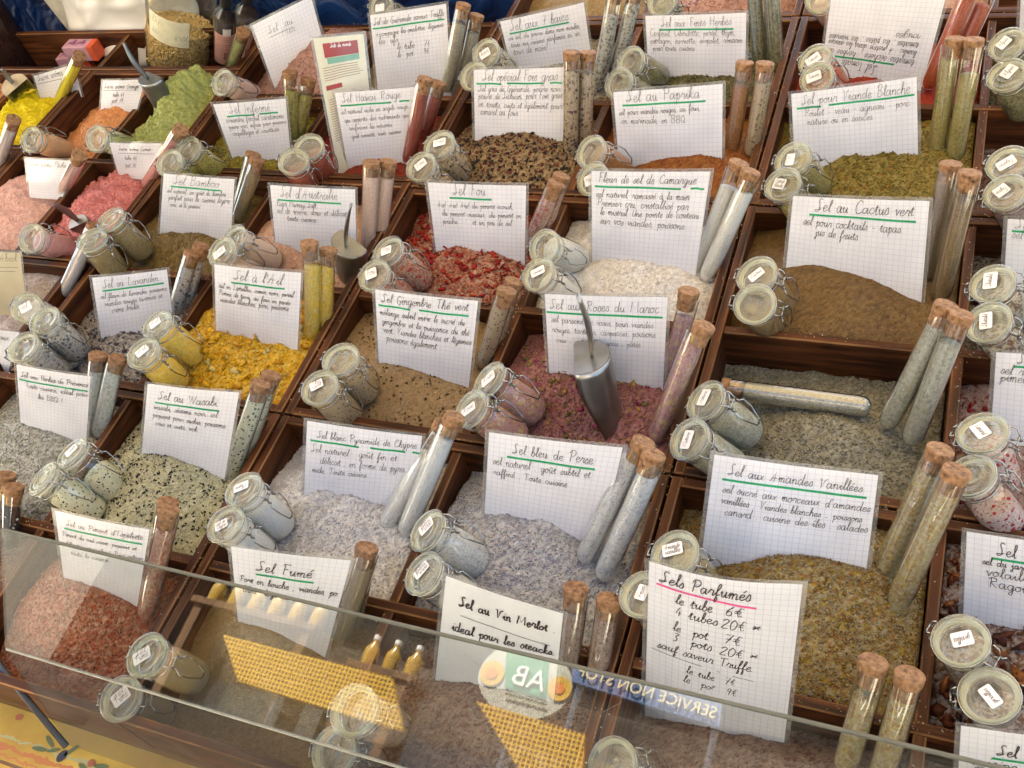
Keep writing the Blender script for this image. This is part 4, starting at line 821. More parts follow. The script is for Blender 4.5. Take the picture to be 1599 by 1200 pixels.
TL_ = [
 ('vanille', (1469, 702), (1369, 915), 'rear tube of golden vanilla salt beside the Vanillées card', .155),
 ('vanille', (1496, 734), (1390, 968), 'front tube of golden vanilla salt, tilted across the Vanillées card edge', .16),
 ('grey', (1483, 475), (1384, 668), 'rear tilted tube of grey salt near the right block partition', .15),
 ('grey', (1503, 486), (1421, 694), 'front tilted tube of grey salt in the grey salt compartment', .155),
 ('cactus', (1484, 250), (1448, 437), 'rear tube of brown cactus salt right of the Cactus card', .15),
 ('cactus', (1518, 263), (1467, 470), 'front tube of brown cactus salt right of the Cactus card', .155),
 ('viande', (1488, 56), (1462, 245), 'left tube of yellow-green salt right of the Viande Blanche card', .15),
 ('viande', (1524, 58), (1490, 255), 'right tube of yellow-green salt right of the Viande Blanche card', .155),
 ('tomate', (1528, -45), (1448, 140), 'left bright red tube behind the upside-down card', .16),
 ('tomate', (1560, -45), (1480, 130), 'right bright red tube behind the upside-down card', .16),
 ('foie', (893, 81), (891, 248), 'left tube of pepper salt beside the Foie gras card', .15),
 ('foie', (918, 82), (913, 235), 'right tube of pepper salt beside the Foie gras card', .145),
 ('truffe', (724, 4), (697, 145), 'slim greenish tube right of the Guérande card', .155),
 ('truffe', (745, 22), (722, 130), 'shorter tube with low cork behind the greenish tube', .13),
 ('hawai', (663, 119), (637, 256), 'front dark red tube right of the Hawaï card', .15),
 ('hawai', (687, 128), (662, 210), 'rear tube of red salt showing only its cork and shoulder', .12),
 ('baies', (963, -22), (935, 138), 'left speckled tube between the 7 baies and Fines Herbes cards', .155),
 ('baies', (996, -22), (957, 130), 'right speckled tube between the 7 baies and Fines Herbes cards', .155),
 ('herbs', (1176, -50), (1188, 110), 'left dark green herb tube cut by the top edge', .155),
 ('herbs', (1203, -50), (1214, 115), 'right dark green herb tube cut by the top edge', .155),
 ('paprika', (1164, 98), (1142, 240), 'left tube of paprika salt right of the Paprika card', .145),
 ('ginger', (1198, 100), (1172, 246), 'right pale tube beside the Paprika card', .145),
 ('camargue', (1154, 251), (1088, 425), 'rear tube of white salt right of the Camargue card', .15),
 ('camargue', (1178, 267), (1101, 440), 'front tube of white salt right of the Camargue card', .155),
 ('fou', (871, 282), (820, 395), 'front tube with red pepper flakes beside the Fou card', .135),
 ('fou', (882, 269), (842, 375), 'rear tube with red pepper flakes beside the Fou card', .135),
 ('australie', (580, 249), (575, 396), 'left pale peach tube leaning on the long partition', .145),
 ('australie', (607, 251), (593, 380), 'right pale peach tube leaning on the long partition', .14),
 ('bamboo', (403, 249), (370, 350), 'front tube of bamboo salt right of the Bamboo card', .135),
 ('bamboo', (397, 236), (372, 330), 'rear tube of bamboo salt right of the Bamboo card', .13),
 ('inferne', (453, 111), (459, 226), 'left yellow tube right of the Inferné card', .135),
 ('inferne', (483, 124), (464, 222), 'right yellow tube right of the Inferné card', .125),
 ('pinkt', (461, 30), (500, 92), 'left pink salt tube leaning on the tilted cream card', .10),
 ('pinkt', (481, 20), (515, 80), 'right pink salt tube leaning on the tilted cream card', .10),
 ('green', (381, 50), (360, 108), 'tube of pale green sugar behind the upper clip jars', .1),
 ('yellow', (125, 87), (90, 165), 'tube of bright yellow sugar', .125),
 ('plainw', (23, 184), (-6, 270), 'white tube at the left edge below the yellow sugar', .13),
 ('pinka', (128, 240), (92, 312), 'tube half full of pale pink sugar', .12),
 ('pinkb', (283, 201), (228, 292), 'tube of strawberry pink sugar across the green compartment wall', .135),
 ('plainw', (150, 350), (98, 464), 'white tube rising behind the tilted brown clip jar', .15),
 ('plainw', (34, 530), (-14, 590), 'white tube at the left edge under the tilted jars', .13),
 ('lavandin', (302, 390), (271, 492), 'front tube of lavandin salt right of the Lavandin card', .135),
 ('lavandin', (316, 378), (290, 475), 'rear tube of lavandin salt right of the Lavandin card', .13),
 ('ail', (487, 376), (489, 535), 'left bright orange tube beside the Ail card', .15),
 ('ail', (510, 386), (508, 520), 'right bright orange tube beside the Ail card', .145),
 ('herbes', (155, 549), (140, 680), 'left tube of herb salt beside the Provence card', .14),
 ('herbes', (183, 555), (155, 684), 'right tube of herb salt beside the Provence card', .14),
 ('wasabi', (411, 596), (356, 752), 'front speckled pale green tube beside the Wasabi card', .15),
 ('wasabi', (427, 579), (378, 722), 'rear speckled pale green tube beside the Wasabi card', .145),
 ('espelette', (267, 793), (228, 968), 'front orange-red tube right of the Espelette card', .15),
 ('espelette', (264, 778), (236, 935), 'rear orange-red tube right of the Espelette card', .145),
 ('fume', (579, 852), (531, 1005), 'front beige tube right of the Fumé card', .14),
 ('fume', (572, 870), (548, 985), 'rear beige tube right of the Fumé card', .12),
 ('chypre', (708, 650), (632, 835), 'right white tube leaning right of the Chypre card', .155),
 ('chypre', (698, 662), (600, 825), 'left white tube leaning right of the Chypre card', .15),
 ('perse', (1001, 685), (910, 880), 'left tube of bluish salt beside the Perse card', .155),
 ('perse', (1029, 706), (940, 905), 'right tube of bluish salt beside the Perse card', .16),
 ('merlot', (903, 917), (885, 1060), 'left tube of wine salt beside the Merlot card', .125),
 ('merlot', (953, 928), (930, 1072), 'right tube of wine salt beside the Merlot card', .125),
 ('ginger', (793, 448), (752, 575), 'front tube of beige ginger salt right of the Gingembre card', .14),
 ('ginger', (803, 438), (768, 550), 'rear tube of beige ginger salt right of the Gingembre card', .135),
 ('roses', (1095, 506), (1022, 690), 'front tube of rose salt leaning on the long partition', .155),
 ('roses', (1080, 453), (1040, 610), 'rear tube of rose salt with its cork near the Camargue tubes', .15),
 ('vanille', (1369, 1029), (1318, 1205), 'left large tube of mixed salt at the bottom edge', .125),
 ('vanille', (1424, 1047), (1372, 1225), 'right large tube of mixed salt at the bottom edge', .125),
 ('black', (20, 758), (16, 860), 'front dark tube at the left edge above the panel corner', .12),
 ('black', (12, 742), (4, 840), 'rear dark tube at the left edge above the panel corner', .12),
]
for k, a, b, l, L in TL_: tube(k, a, b, l, L)
# the tube lying down
B, Tt = at(1128, 606, -.012), at(1362, 637, -.012)
ax = Tt - B; Lr = np.linalg.norm(ax); gl, ct, ck = tube_meshes(round(Lr, 3), .97)
root = empty('corked_tube'); root.matrix_world = frame(Tt, -ax / Lr, [0, 0, 1]); tag(root, 'clear tube lying flat across the grey salt', 'glass tube', 'corked glass tubes of salt')
link('glass_tube', gl, root); c = link('salt_filling', ct, root)
if not ct.materials: ct.materials.append(None)
c.material_slots[0].link = 'OBJECT'; c.material_slots[0].material = content_mat('grey'); link('cork_stopper', ck, root)

# ------------------------------------------------------------------ clip-top jars
J = .066
jb = MB().lathe([(.0005, .0005), (.013, .0), (.0178, .001), (.0195, .004), (.0198, .010), (.0198, .043), (.0185, .047), (.0178, .049), (.0180, .0505), (.0205, .0515), (.0212, .0535), (.0205, .0552), (.0165, .0556)], 40).me('glass_body', JARGLASS, True)
jc = MB().lathe([(.0005, .0022), (.0165, .0022), (.0183, .0055), (.0186, .012), (.0186, .0400), (.012, .0425), (.0005, .0435)], 32).me('salt_filling', None, True)
jc.materials.append(None)
jg = MB().lathe([(.0168, .0557), (.0206, .0557), (.0208, .0572), (.0168, .0572), (.0168, .0557)], 36).me('rubber_gasket', GASKET, True)
jl = MB().lathe([(.0168, .0573), (.0206, .0574), (.0215, .0590), (.0213, .0612), (.0202, .0622), (.0168, .0622), (.0162, .0612), (.0115, .0608), (.0110, .0618), (.0100, .0620), (.0095, .0606), (.0005, .0604)], 40).me('glass_lid', LIDGLASS, True)
jl2 = MB().lathe([(.0206, .0573), (.0222, .0592), (.0214, .0622), (.0203, .0630)], 40)
def circ(r, z, n=28, a0=0, a1=2 * math.pi): return [(r * math.cos(a0 + (a1 - a0) * k / n), r * math.sin(a0 + (a1 - a0) * k / n), z) for k in range(n if a1 - a0 > 6.28 else n + 1)]
wm = MB()
wm.tube(circ(.0192, .0490), .0007, 5, True); wm.tube(circ(.0219, .0600), .0006, 5, True)
# hinge loops at -x
for s in (-1, 1):
    wm.tube([(-.0195, s * .006, .049), (-.026, s * .006, .0485), (-.0275, s * .005, .053), (-.0275, s * .005, .058), (-.0222, s * .0055, .0605)], .0008, 5)
wm.tube([(-.026, -.006, .0485), (-.026, .006, .0485)], .0008, 5); wm.tube([(-.0276, -.005, .056), (-.0276, .005, .056)], .0008, 5)
# clasp at +x: lever and long bail
for s in (-1, 1):
    wm.tube([(.0195, s * .004, .049), (.0245, s * .0045, .0485), (.0262, s * .005, .0475)], .0009, 5)
    wm.tube([(.0222, s * .008, .0605), (.0262, s * .0075, .058), (.0272, s * .006, .052), (.0262, s * .005, .0475)], .0008, 5)
    wm.tube([(.0262, s * .005, .0475), (.0285, s * .0095, .044), (.0300, s * .0085, .035), (.0290, s * .0035, .021), (.0285, 0, .0195)], .0008, 5)
    wm.tube([(.0262 + .0018 * math.cos(t), s * .0058 , .0475 + .0018 * math.sin(t)) for t in [k * math.pi / 4 for k in range(8)]], .0008, 5, True)
    wm.tube([(.0272, s * .006, .052), (.0272, 0, .0525)], .0008, 5)
jw = wm.me('wire_clasp', WIRE, True)
def jar(kind, lid, base, label, text='', roll=0., zb=-.012, sticker=True, srot=0., fill=1., Jl=.066, srx=0.):
    base = (lid[0] + 1.3 * (base[0] - lid[0]), lid[1] + 1.3 * (base[1] - lid[1])); B = at(*base, zb); Tt, err = solve_top(lid, B, .065)
    ax = Tt - B; Lr = np.linalg.norm(ax); ax /= Lr
    B = Tt - ax * .065
    print('JAR %-34s Lr=%.3f zlid=%.3f zb=%.3f tilt=%2.0f' % (label[:34], Lr, Tt[2], B[2], math.degrees(math.acos(ax[2]))))
    # the clasp points to the picture's lower right unless rolled
    roll += random.uniform(-14, 14)
    h = RM[:, 0] * math.cos(math.radians(-25 + roll)) - RM[:, 1] * math.sin(math.radians(-25 + roll)) 
    q_ = random.uniform(.97, 1.03); M = frame(B, ax, h) @ Matrix.Diagonal((.84 * q_, .84 * q_, 1.05 / q_, 1))
    root = empty('clip_top_jar'); root.matrix_world = M; tag(root, label, 'clip-top jar', 'small clip-top glass jars of salt')
    for nm, me in (('glass_body', jb), ('rubber_gasket', jg), ('glass_lid', jl), ('wire_clasp', jw)): link(nm, me, root)
    c = link('salt_filling', jc, root); c.scale.z = random.choice((.62, .78, .88, .95, 1., 1.03)); c.material_slots[0].link = 'OBJECT'; c.material_slots[0].material = content_mat(kind)
    if sticker:
        a, b = .0078, .0052
        st = MB(); pr = []
        for cx_, cy_, a0 in ((a - .0015, b - .0015, 0), (-a + .0015, b - .0015, 90), (-a + .0015, -b + .0015, 180), (a - .0015, -b + .0015, 270)):
            for k in range(4): t = math.radians(a0 + 30 * k); pr.append((cx_ + .0015 * math.cos(t), cy_ + .0015 * math.sin(t)))
        m_ = len(pr); zz = .0625
        st.add([(x, y, zz) for x, y in pr] + [(x, y, zz + .0003) for x, y in pr], [tuple(range(m_, 2 * m_))] + [(k, (k + 1) % m_, m_ + (k + 1) % m_, m_ + k) for k in range(m_)])
        # orient the sticker so that its words read across the picture
        Mi = np.array(M)[:3, :3]; want = RM[:, 0]; lx = Mi.T @ want; ang = math.atan2(lx[1], lx[0]) + math.radians(srot)
        so_ = link('sticker', st.me('sticker', STICK), root); so_.rotation_euler.z = ang; so_.location = (random.uniform(-.003, .003), random.uniform(-.003, .003), 0); so_.scale = (random.uniform(.9, 1.25), random.uniform(.95, 1.35), 1)
        if text:
            tm = MB()
            class Flat:
                W = 2 * a; H = 2 * b; n = np.array([0, 0, 1.])
                def __call__(s, u, v, off=0.): return np.array([(-a + 2 * a * u), (b - 2 * b * v), zz + .0004])
            tl = text.split('/')
            for k, tx in enumerate(tl): write(tm, Flat(), .12, .88, (.62 if len(tl) == 1 else .42 + .42 * k), tx, .00032, .0032)
            to = link('handwriting', tm.me('handwriting', INK), so_)
    return root
JL = [
 ('girolles', (1500, 1000), (1521, 1046), 'upper jar with sideways Girolles sticker at the lower right', 'girolles', 0, 180),
 ('girolles', (1544, 1084), (1566, 1130), 'lower jar with upright Girolles sticker at the lower right', 'girolles', 5, 110),
 ('canard', (1533, 672), (1556, 735), 'upper jar with the Canard sticker at the right edge', 'Canard', 0, -80),
 ('canard', (1516, 742), (1560, 800), 'lower jar of pinkish salt behind the golden tubes', '', 10, 30),
 ('shitake', (1549, 442), (1578, 490), 'upper jar with the Shitaké sticker at the right edge', 'Shitaké', 0, 70),
 ('shitake', (1542, 502), (1575, 545), 'lower jar with the Shitaké sticker partly behind a cork', 'Shitaké', 10, 75),
 ('merlot', (1572, 253), (1596, 300), 'upper jar of the right edge pair beside the brown tubes', 'Figaro', 0, 190),
 ('merlot', (1569, 298), (1592, 346), 'lower jar of the right edge pair beside the brown tubes', 'Figaro', 0, 200),
 ('herbs', (1572, 68), (1596, 108), 'upper jar in the top right compartment', 'Algues', 0, 30),
 ('herbs', (1571, 115), (1592, 160), 'lower jar in the top right compartment', 'Algues', 0, 35),
 ('cactus', (1180, 427), (1212, 468), 'upper cactus salt jar against the long partition', 'Cactus', 0, 25),
 ('cactus', (1178, 474), (1196, 500), 'lower cactus salt jar with no sticker', '', 0, 0),
 ('grey', (1097, 622), (1155, 668), 'upper jar of grey salt with a white sticker', 'Nature', 5, 50),
 ('grey', (1072, 683), (1130, 722), 'lower jar of grey salt beside the Perse tubes', 'Nature', 5, 60),
 ('vanille', (1052, 862), (1090, 905), 'jar with the Amande vanillée sticker behind the price list', 'Amande/vanillée', 0, 0),
 ('vanille', (1003, 927), (1042, 972), 'jar half hidden behind the left edge of the price list', 'Aman', 0, 60),
 ('viande', (1236, 246), (1268, 283), 'upper jar of yellow-green salt with an upright sticker', 'VB', 0, 70),
 ('viande', (1222, 288), (1250, 326), 'lower jar of yellow-green salt above the Cactus card', 'Viande/Blanche', 0, -30),
 ('tomate', (1272, 93), (1300, 128), 'upper jar of reddish salt before the upside-down card', 'Tomate', 0, 20),
 ('tomate', (1275, 121), (1300, 152), 'lower jar of reddish salt before the upside-down card', 'Tomate', 0, 5),
 ('paprika', (921, 236), (962, 262), 'upper jar in the paprika compartment', '', 10, 0),
 ('paprika', (923, 278), (962, 305), 'lower jar in the paprika compartment', 'Paprika', 10, 10),
 ('camargue', (850, 386), (893, 402), 'upper jar of white salt beside the flake tubes', '', 5, 0),
 ('camargue', (840, 428), (880, 462), 'lower jar of white salt with a sticker on its lid', 'Camargue', 5, 10),
 ('herbs', (982, 96), (1020, 118), 'upper jar before the Fines Herbes card', '', 5, 0),
 ('herbs', (965, 130), (1002, 150), 'lower jar before the Fines Herbes card', '', 5, 0),
 ('baies', (757, 81), (788, 108), 'upper jar between the Foie gras and 7 baies cards', 'baies', 5, 20),
 ('baies', (738, 118), (770, 142), 'lower jar just left of the Foie gras card', '', 0, 0),
 ('foie', (684, 223), (714, 262), 'upper jar beside the peppercorn heap', 'Foie', 5, 0),
 ('foie', (656, 259), (690, 292), 'lower jar beside the peppercorn heap', 'Foie', 5, 30),
 ('fou', (605, 392), (648, 430), 'upper jar beside the red pepper heap', 'Fou', 5, 0),
 ('fou', (584, 430), (624, 462), 'lower jar beside the red pepper heap', 'Fou', 5, 10),
 ('ginger', (531, 559), (562, 604), 'upper jar beside the beige ginger heap without sticker', '', 5, 0),
 ('ginger', (497, 603), (535, 642), 'lower jar beside the beige ginger heap with small sticker', 'Thé/vert', 5, 20),
 ('roses', (759, 590), (820, 634), 'upper jar of pink rose salt with a white sticker', 'Rose', 10, 10),
 ('roses', (732, 636), (792, 674), 'lower jar of pink rose salt with a white sticker', 'Rose', 10, 10),
 ('perse', (663, 826), (730, 868), 'upper jar of bluish salt beside the Perse heap', 'Bleu/Perse', 10, 25),
 ('perse', (659, 894), (722, 935), 'lower jar of bluish salt above the Merlot card', 'Bleu/Perse', 10, 35),
 ('chypre', (380, 764), (428, 812), 'upper jar of white salt with an upside-down sticker', 'Chypre', 10, 190),
 ('chypre', (352, 818), (402, 860), 'lower jar of white salt with a tilted sticker', 'Sel de/Chypre', 10, 20),
 ('wasabi', (112, 708), (172, 756), 'upper jar of pale green wasabi salt', 'Wasabi', 15, 40),
 ('wasabi', (68, 748), (136, 790), 'lower wasabi jar lying on its side', '', 20, 0),
 ('plainw', (42, 481), (78, 500), 'round-lidded jar above the two tilted jars at the left', 'sel', 10, 30),
 ('lavandin', (70, 500), (112, 540), 'upper tilted jar showing white salt beside the Lavandin card', '', 25, 0),
 ('lavandin', (34, 540), (80, 574), 'lower tilted jar beside the Lavandin heap', '', 25, 0),
 ('ail', (245, 506), (293, 548), 'upper jar of bright orange garlic salt', 'Ail', 15, 30),
 ('ail', (222, 549), (266, 588), 'lower jar of bright orange garlic salt', 'Ail', 15, 40),
 ('australie', (366, 374), (415, 402), 'upper jar of peach salt above the Ail card', '', 25, 0),
 ('australie', (345, 392), (392, 420), 'lower jar of peach salt above the Ail card', 'Sel', 25, 30),
 ('bamboo', (172, 341), (214, 385), 'upper tilted jar of brown bamboo salt', '', 30, 0),
 ('bamboo', (142, 371), (176, 418), 'lower tilted jar of brown bamboo salt', '', 20, 0),
 ('inferne', (291, 232), (330, 262), 'upper jar of yellow-green salt above the Bamboo card', '', 25, 0),
 ('inferne', (264, 253), (300, 282), 'lower jar of yellow-green salt above the Bamboo card', '', 25, 0),
 ('hawai', (483, 229), (502, 266), 'upper jar of dark red salt', '', 5, 0),
 ('hawai', (458, 250), (478, 288), 'lower jar of dark red salt above the Australie card', '', 5, 0),
 ('pinkt', (346, 128), (386, 146), 'clip jar resting on the wall beside the green sugar', '', 25, 0),
 ('orange', (49, 218), (92, 232), 'small jar of orange sugar lying on its side', '', 60, 0),
 ('green', (151, 217), (192, 228), 'small jar of green sugar lying on its side', '', 60, 0),
 ('pinkb', (47, 372), (92, 386), 'small jar of pink sugar lying on its side', '', 60, 0),
 ('truffe', (593, 9), (622, 26), 'clip jar behind the Guérande card at the top edge', 'T', 5, 0),
 ('herbs', (1034, 3), (1052, 28), 'jar lid peeping over the top edge beside the herb card', '', 0, 0),
 ('australie', (1282, -2), (1300, 24), 'jar lid at the top edge left of the upside-down card', '', 0, 0),
 ('fume', (229, 1023), (290, 1052), 'jar with the Sel Fumé sticker behind the clear panel', 'Sel/Fumé', 20, 25),
 ('merlot', (549, 1108), (600, 1130), 'clip jar behind the yellow reflections in the panel', '', 20, 0),
]
for k, a, b, l, tx, ro, sr in JL: jar(k, a, b, l, tx, ro, srot=sr, sticker=bool(tx))

for k, a, b, l, tx, ro, sr in [('fume', (186, 1090), (238, 1110), 'lower jar behind the lower flap of the clear panel', 'Sel/Fumé', 30, 40),
 ('merlot', (520, 1172), (568, 1190), 'clip jar cut by the bottom edge near the middle', '', 20, 0), ('merlot', (955, 1192), (1000, 1212), 'clip jar just entering the bottom edge right of centre', '', 20, 0)]:
    jar(k, a, b, l, tx, ro, srot=sr, sticker=bool(tx), zb=-.055)
# ------------------------------------------------------------------ scoops
def scoop(hend, neck, tip, zs, label, mat, wid=.026, side=None, hw=.004, hmat=None):
    H_, N_, T_ = at(*hend, zs[0]), at(*neck, zs[1]), at(*tip, zs[2])
    ax = T_ - N_; L = np.linalg.norm(ax); z = ax / L; toward = EYE - N_; toward /= np.linalg.norm(toward)
    if side is not None: toward = np.array(side, float)
    x = toward - z * (toward @ z); x /= np.linalg.norm(x); y = np.cross(z, x)     # opening faces x
    root = empty('metal_scoop', tuple(N_)); tag(root, label, 'scoop', 'metal scoops stuck in the salts')
    bm_ = MB(); nu, nv = 14, 12; vs = []
    for j in range(nv + 1):
        t = j / nv; cut = 1. if t < .3 else 1 - .3 * ((t - .3) / .7)       # bowl opens out towards the tip
        r = wid * (1 - .08 * t)
        for i in range(nu + 1):
            a = (i / nu - .5) * 2 * math.pi * .62 * (cut)
            vs.append(z * (L * t) + (-x) * r * math.cos(a) * .85 + y * r * math.sin(a) + x * r * .25)
    fs = [(j * (nu + 1) + i, j * (nu + 1) + i + 1, (j + 1) * (nu + 1) + i + 1, (j + 1) * (nu + 1) + i) for j in range(nv) for i in range(nu)]
    rim_ = [vs[i] for i in range(nu + 1)]; link('end_plate', mesh('end_plate', [np.array(v) - z * .0004 for v in rim_], [tuple(range(nu + 1))[::-1]], mat), root)
    o = link('bowl', mesh('bowl', vs, fs, mat, True), root); so_ = o.modifiers.new('thickness', 'SOLIDIFY'); so_.thickness = .0009
    P0, P1 = N_ - N_, H_ - N_; mid = (P0 + P1) / 2 - x * .006
    pts = [(1 - t) ** 2 * P0 + 2 * t * (1 - t) * mid + t * t * P1 for t in np.linspace(0, 1, 10)]
    hb = MB().tube(pts, [hw * (.7 + .5 * math.sin(math.pi * min(1, t * 1.1)) if t < .9 else .75) for t in np.linspace(0, 1, 10)], 10, False, .45)
    link('handle', hb.me('handle', hmat or mat, True), root)
    return root
scoop((903, 463), (924, 556), (948, 664), (.125, .05, -.022), 'bright steel scoop standing upright in the rose salt', STEEL, .027, side=(-.9, -.25, .3))
scoop((549, 320), (541, 384), (548, 432), (.09, .03, -.02), 'round grey scoop beside the orange tubes', DSTEEL, .021, side=(.2, .75, -.5))
scoop((194, 67), (232, 124), (262, 176), (.10, .045, -.01), 'flat grey scoop stuck in the green sugar', DSTEEL, .02, side=(.3, .8, -.4))
scoop((3, 108), (20, 130), (42, 152), (.06, .035, .0), 'small shiny scoop at the upper left edge', STEEL, .02)
scoop((84, 320), (122, 345), (140, 358), (.055, .02, .0), 'scoop with a brown handle lying in the pink sugar', STEEL, .013, side=(.2, -.6, .8), hmat=plain('brown_handle', (.12, .045, .03), .4))

# ------------------------------------------------------------------ back shelf: pine nut jar, bottles, boxes, board, bag
o_ = at(281, 98, -.062); root = empty('pine_nut_jar', tuple(o_)); tag(root, 'large clear jar of pine nuts with a handwritten label', 'jar')
def lean_frame(px, tp, z, L):
    B = at(*px, z); Tt, _ = solve_top(tp, B, L); ax = Tt - B; ax /= np.linalg.norm(ax)
    return B, frame(B, ax, [1, 0, 0])
o_, M_ = lean_frame((281, 96), (283, -60), -.055, .2); root.matrix_world = M_
Rj = .052
link('glass_body', MB().lathe([(.001, .0), (Rj * .93, 0), (Rj, .008), (Rj, .2), (Rj * .9, .215)], 48).me('glass_body', JARGLASS, True), root)
nuts_n = 3600; th = rng.uniform(0, 2 * np.pi, nuts_n); rr_ = np.where(rng.random(nuts_n) < .75, Rj * .93, Rj * .93 * np.sqrt(rng.random(nuts_n))); zt_ = .078 + .02 * np.cos(th - 5.2)
zz_ = np.where(rr_ > Rj * .92, rng.uniform(.012, 1, nuts_n) * zt_, zt_ - .001); zz_ = np.maximum(zz_, .012)
cc_ = pick(K['pine'][0], nuts_n)
nm = scatter_mesh('pine_nuts', np.stack([rr_ * np.cos(th), rr_ * np.sin(th), zz_], 1), .0048, cc_, .85, 1.35); g = link('pine_nuts', nm, root); g['kind'] = 'stuff'
vs = [(Rj * .9 * math.cos(t), Rj * .9 * math.sin(t), .074 + .02 * math.cos(t - 5.2)) for t in [2 * math.pi * k / 32 for k in range(32)]]; vs2 = [(x, y, .006) for x, y, z in vs]
me = mesh('nut_mass', vs + vs2, [tuple(range(32))] + [(k + 32, (k + 1) % 32 + 32, (k + 1) % 32, k) for k in range(32)], plain('pine_nut_mass', (.75, .5, .18), .6)); link('nut_mass', me, root)
# curved label
class Cyl:
    def __init__(s, R, a0, a1, z0, z1): s.R, s.a0, s.a1, s.z0, s.z1 = R, a0, a1, z0, z1; s.W = R * abs(a1 - a0); s.H = z1 - z0; am = (a0 + a1) / 2; s.n = np.array([math.cos(am), math.sin(am), 0])
    def __call__(s, u, v, off=0.):
        a = s.a0 + (s.a1 - s.a0) * u; r = s.R + off; return np.array([r * math.cos(a), r * math.sin(a), s.z1 - (s.z1 - s.z0) * v])
def cyl_sheet(S, name, mt, parent, off=.0006):
    vs = [S(u, v, off) for v in (0, 1) for u in np.linspace(0, 1, 13)]; return link(name, mesh(name, vs, [(i, i + 13, i + 14, i + 1) for i in range(12)], mt, True), parent)
lc_ = np.array(M_.inverted())[:3, :3] @ (EYE - o_); face = math.atan2(lc_[1], lc_[0])
S = Cyl(Rj, face - .95, face + .25, .085, .135); cyl_sheet(S, 'label_paper', plain('label_cream', (.75, .72, .5), .6), root)
tm = MB(); write(tm, S, .1, .6, .32, 'Pignons', .0009, .008); write(tm, S, .08, .55, .75, '100 grs', .0009, .008); write(tm, S, .65, .97, .75, '6.50€', .0011, .009); link('handwriting', tm.me('handwriting', INK), root)
PINKL = plain('pink_bottle_label', (.72, .42, .36), .5); DARK = plain('dark_liquid', (.03, .015, .015), .3)
for q, (bx_, by_, lb) in enumerate(((351, 95, 'left of two small bottles with a pink barcode label'), (384, 88, 'right of two small bottles, behind the green tube'))):
    p0, M_ = lean_frame((bx_, by_), (bx_ + 3, by_ - 100), -.06, .15); r = empty('small_bottle'); r.matrix_world = M_; tag(r, lb, 'bottle', 'small bottles with pink labels')
    link('glass_body', MB().lathe([(.001, 0), (.0165, 0), (.0175, .003), (.0175, .105), (.0165, .115), (.008, .128), (.0075, .15)], 28).me('glass_body', JARGLASS, True), r)
    link('liquid', MB().lathe([(.001, .002), (.016, .002), (.0163, .1), (.001, .1)], 20).me('liquid', DARK, True), r)
    link('cap', MB().lathe([(.009, .135), (.009, .155), (.001, .156)], 20).me('cap', plain('black_cap', (.02, .02, .02), .4)), r)
    lc_ = np.array(M_.inverted())[:3, :3] @ (EYE - p0); f_ = math.atan2(lc_[1], lc_[0]); S = Cyl(.0177, f_ - .95, f_ + .95, .015, .085); cyl_sheet(S, 'label', PINKL, r)
    S3 = Cyl(.0183, f_ - .2, f_ + .45, .085, .1); cyl_sheet(S3, 'neck_label', STICK, r, .0003)
    tm = MB()
    for v in (.08, .14, .2, .32, .38, .44, .5): line(tm, S, .15, .15 + random.uniform(.4, .7), v, v, .0007, .0009)
    for k in range(8): ribbon(tm, S, [(.5 + k * .05, .58), (.5 + k * .05, .82)], .0009 if k % 3 else .0015, .0009)
    link('label_print', tm.me('label_print', BRN), r)
# two sweet boxes
BP, BO = plain('box_pink', (.55, .3, .38), .5), plain('box_orange', (.75, .12, .04), .5)
for (px, py, zb_, rz, lab) in ((128, 104, -.062, .12, 'lower pink and orange sweet box with jelly lettering'), (138, 88, -.0365, .02, 'upper pink and orange sweet box resting on another')):
    p0 = at(px, py, zb_); r = empty('sweet_box', tuple(p0)); r.rotation_euler.z = rz; r.scale = (.66, .66, .66); tag(r, lab, 'box', 'stacked sweet boxes')
    link('carton', MB().box(-.045, .03, -.02, .02, 0, .038, .001).me('carton', BP), r)
    link('orange_end', MB().box(.0302, .048, -.0202, .0202, -.0002, .0382, .001).me('orange_end', BO), r)
    S = Surf((-.042, .016, .0384), (.028, .016, .0384), (.028, -.018, .0384), (-.042, -.018, .0384)); S.n = np.array([0, 0, 1.])
    tm = MB(); write(tm, S, .12, .88, .62, 'jelly-jelly', .0012, .009); link('lettering', tm.me('lettering', plain('purple_print', (.2, .03, .2), .5)), r)
# dark storage jar at the left edge
p0 = at(8, 120, -.07); r = empty('storage_jar', tuple(p0)); tag(r, 'large dark glass jar cut by the upper left corner', 'jar')
link('glass_body', MB().lathe([(.001, 0), (.065, 0), (.07, .01), (.07, .14), (.055, .17), (.05, .18)], 40).me('glass_body', plain('dark_jar_glass', (.028, .013, .01), .12), True), r)
